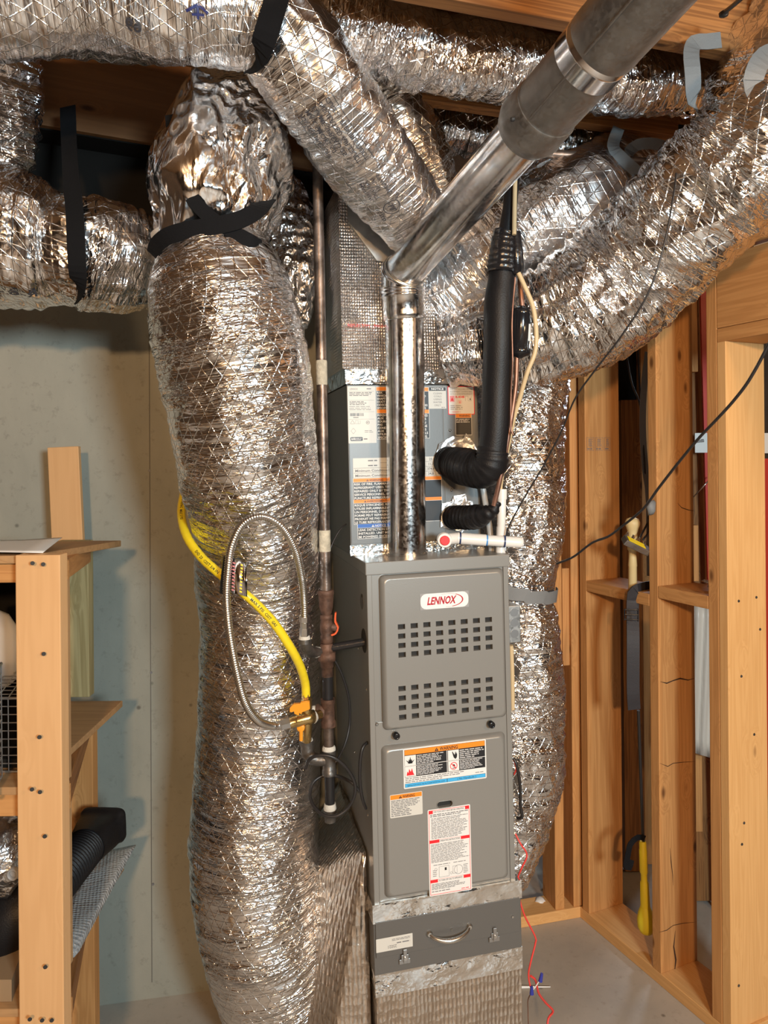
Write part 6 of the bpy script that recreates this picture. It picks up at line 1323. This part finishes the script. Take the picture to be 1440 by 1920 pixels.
# bags and boxes on the lower shelf
zl = zsh[2]
slab('cardboard_box', [sh(-.6, .0, 0), sh(-.115, .0, 0), sh(-.10, .3, 0), sh(-.6, .3, 0)], zl + .001, zl + .045, 'cardboard', label='flattened cardboard on the lower shelf', cat='cardboard')
blob('printed_bag', P(2, 1600, 1.60), (.055, .06, .085), 'silver_print', 'black and silver printed plastic bag on the lower shelf, cut by the left edge', 'bag', 4, .25, 4)
blob('green_bag', P(22, 1545, 1.72), (.05, .05, .06), 'green', 'dark green plastic behind the printed bag', 'bag', 6, .25, 3)
mb = MB(); mb.lathe([(.012, 0), (.012, -.012), (.008, -.013), (.008, -.004)], P(28, 1635, 1.535), CF, 'l_grey', 20); mb.build('ring_fitting', label='small grey ring on the printed bag', cat='fitting')
path, _ = catmull([P(-40, 1770, 1.62), P(0, 1740, 1.62), P(40, 1705, 1.63), P(70, 1690, 1.66)], .005)
mb = MB(); mb.tube(path, .065, 'rubber', 28); mb.build('black_hose', label='fat dark hose lying on the lower shelf left of the post', cat='hose')
blob('bubble_wrap_heap', P(8, 1850, 1.60), (.08, .08, .05), 'plastic_clear', 'heap of clear wrap under the dark hose', 'plastic wrap', 7, .4, 4)
# corrugated drain pipe with its flat end
dp = empty('drain_hose', P(190, 1560, 1.95), 'black corrugated drain pipe with a flattened outlet end on the shelf', 'drain pipe')
corr = [P(55, 1712, 1.62), P(97, 1668, 1.67), P(132, 1625, 1.74), P(162, 1588, 1.82)]
corrugated('corrugated_body', corr, .047, .0085, 'rubber', .16, 32, dp)
mb = MB(); a = P(161, 1589, 1.815); ax = (P(190, 1552, 1.90) - a).normalized(); b = P(190, 1552, 1.92)
up = CU; sd = ax.cross(up).normalized(); u2 = sd.cross(ax)
def rl(c, rx, rz, n=28, p=2.0):
    o = []
    for k in range(n):
        t = 2 * pi * k / n; cx_1 = abs(cos(t)) ** (2 / p) * (1 if cos(t) > 0 else -1); sz = abs(sin(t)) ** (2 / p) * (1 if sin(t) > 0 else -1); o.append(c + sd * rx * cx_1 + u2 * rz * sz)
    return o
secs = [rl(a, .047, .047), rl(a.lerp(b, .35), .050, .046, p=2.6), rl(a.lerp(b, .7), .053, .043, p=4), rl(b, .054, .041, p=6), rl(b + ax * .006, .058, .045, p=6), rl(b + ax * .018, .058, .045, p=6)]
vs = [q for s_ in secs for q in s_]; n = 28
mb.add(vs, [(i * n + k, i * n + (k + 1) % n, (i + 1) * n + (k + 1) % n, (i + 1) * n + k) for i in range(len(secs) - 1) for k in range(n)], 'rubber', True); mb.add(secs[-1], [tuple(range(n))], 'ink'); mb.build('outlet_end', dp)
# bubble wrap pad below the pipe
M['bubble_clear'] = bubble_mat('clear_bubble_wrap', (.45, .48, .50), .12, 120, 1.0); M['bubble_clear'].node_tree.nodes['Principled BSDF'].inputs['Metallic'].default_value = .35
def curvy_slab(name, edge_pts, t, mat, lab, cat, n=16, amp=.006):
    A, B, C_, D_ = edge_pts; mb = MB(); vs = []
    for lay in (0, 1):
        for j in range(n + 1):
            for i in range(n + 1):
                u, v = i / n, j / n; p = A.lerp(B, u).lerp(D_.lerp(C_, u), v); nn = (B - A).cross(D_ - A).normalized()
                if nn.z < 0: nn = -nn
                e = min(1, min(u, 1 - u, v, 1 - v) * 6 + .25)
                vs.append(p + nn * ((t * e / 2 + amp * noise.noise(p * 16)) * (1 if lay else -1)) + nn * amp * noise.noise(p * 7))
    m = (n + 1) ** 2; q = lambda l, j, i: l * m + j * (n + 1) + i
    fs = [(q(l, j, i), q(l, j, i + 1), q(l, j + 1, i + 1), q(l, j + 1, i)) for l in (0, 1) for j in range(n) for i in range(n)]
    for i in range(n): fs += [(q(0, 0, i), q(0, 0, i + 1), q(1, 0, i + 1), q(1, 0, i)), (q(0, n, i), q(0, n, i + 1), q(1, n, i + 1), q(1, n, i)), (q(0, i, 0), q(0, i + 1, 0), q(1, i + 1, 0), q(1, i, 0)), (q(0, i, n), q(0, i + 1, n), q(1, i + 1, n), q(1, i, n))]
    mb.add(vs, fs, mat, True); return mb.build(name, label=lab, cat=cat)
curvy_slab('bubble_wrap', [P(85, 1800, 1.62), P(140, 1800, 1.66), P(252, 1590, 2.04), P(165, 1600, 2.04)], .035, 'bubble_clear', 'grey bubble wrap pad sticking out under the corrugated pipe', 'bubble wrap')
# ---- groups for the repeated things
GR = {'ceiling_joist': 'wooden joists under the ceiling', 'foil_flex_duct': 'foil wrapped flexible ducts', 'black_hanging_strap': 'black webbing straps holding the ducts',
      'grey_hanging_strap': 'grey webbing straps near the ceiling', 'wall_stud': 'bare wooden wall studs on the right', 'blocking': 'short horizontal and nailed blocks between studs', 'cleat': 'short lit blocks behind the near studs',
      'rough_stud': 'studs seen through the near stud wall', 'black_cable': 'black cables around the gas pipe', 'control_cable': 'beige control cables by the black insulated pipe', 'red_wire': 'red thermostat wires by the furnace base',
      'wire_nut': 'blue wire nuts', 'white_wire': 'fine wires at the wire nuts', 'coax_cable': 'dark cables running to the splitter', 'loose_wire': 'long loose wires', 'wire_crate': 'wire crates on the middle shelf'}
for o in list(SC.objects):
    if o.parent is None and o.name.split('.')[0] in GR and 'label' in o: o['group'] = GR[o.name.split('.')[0]]
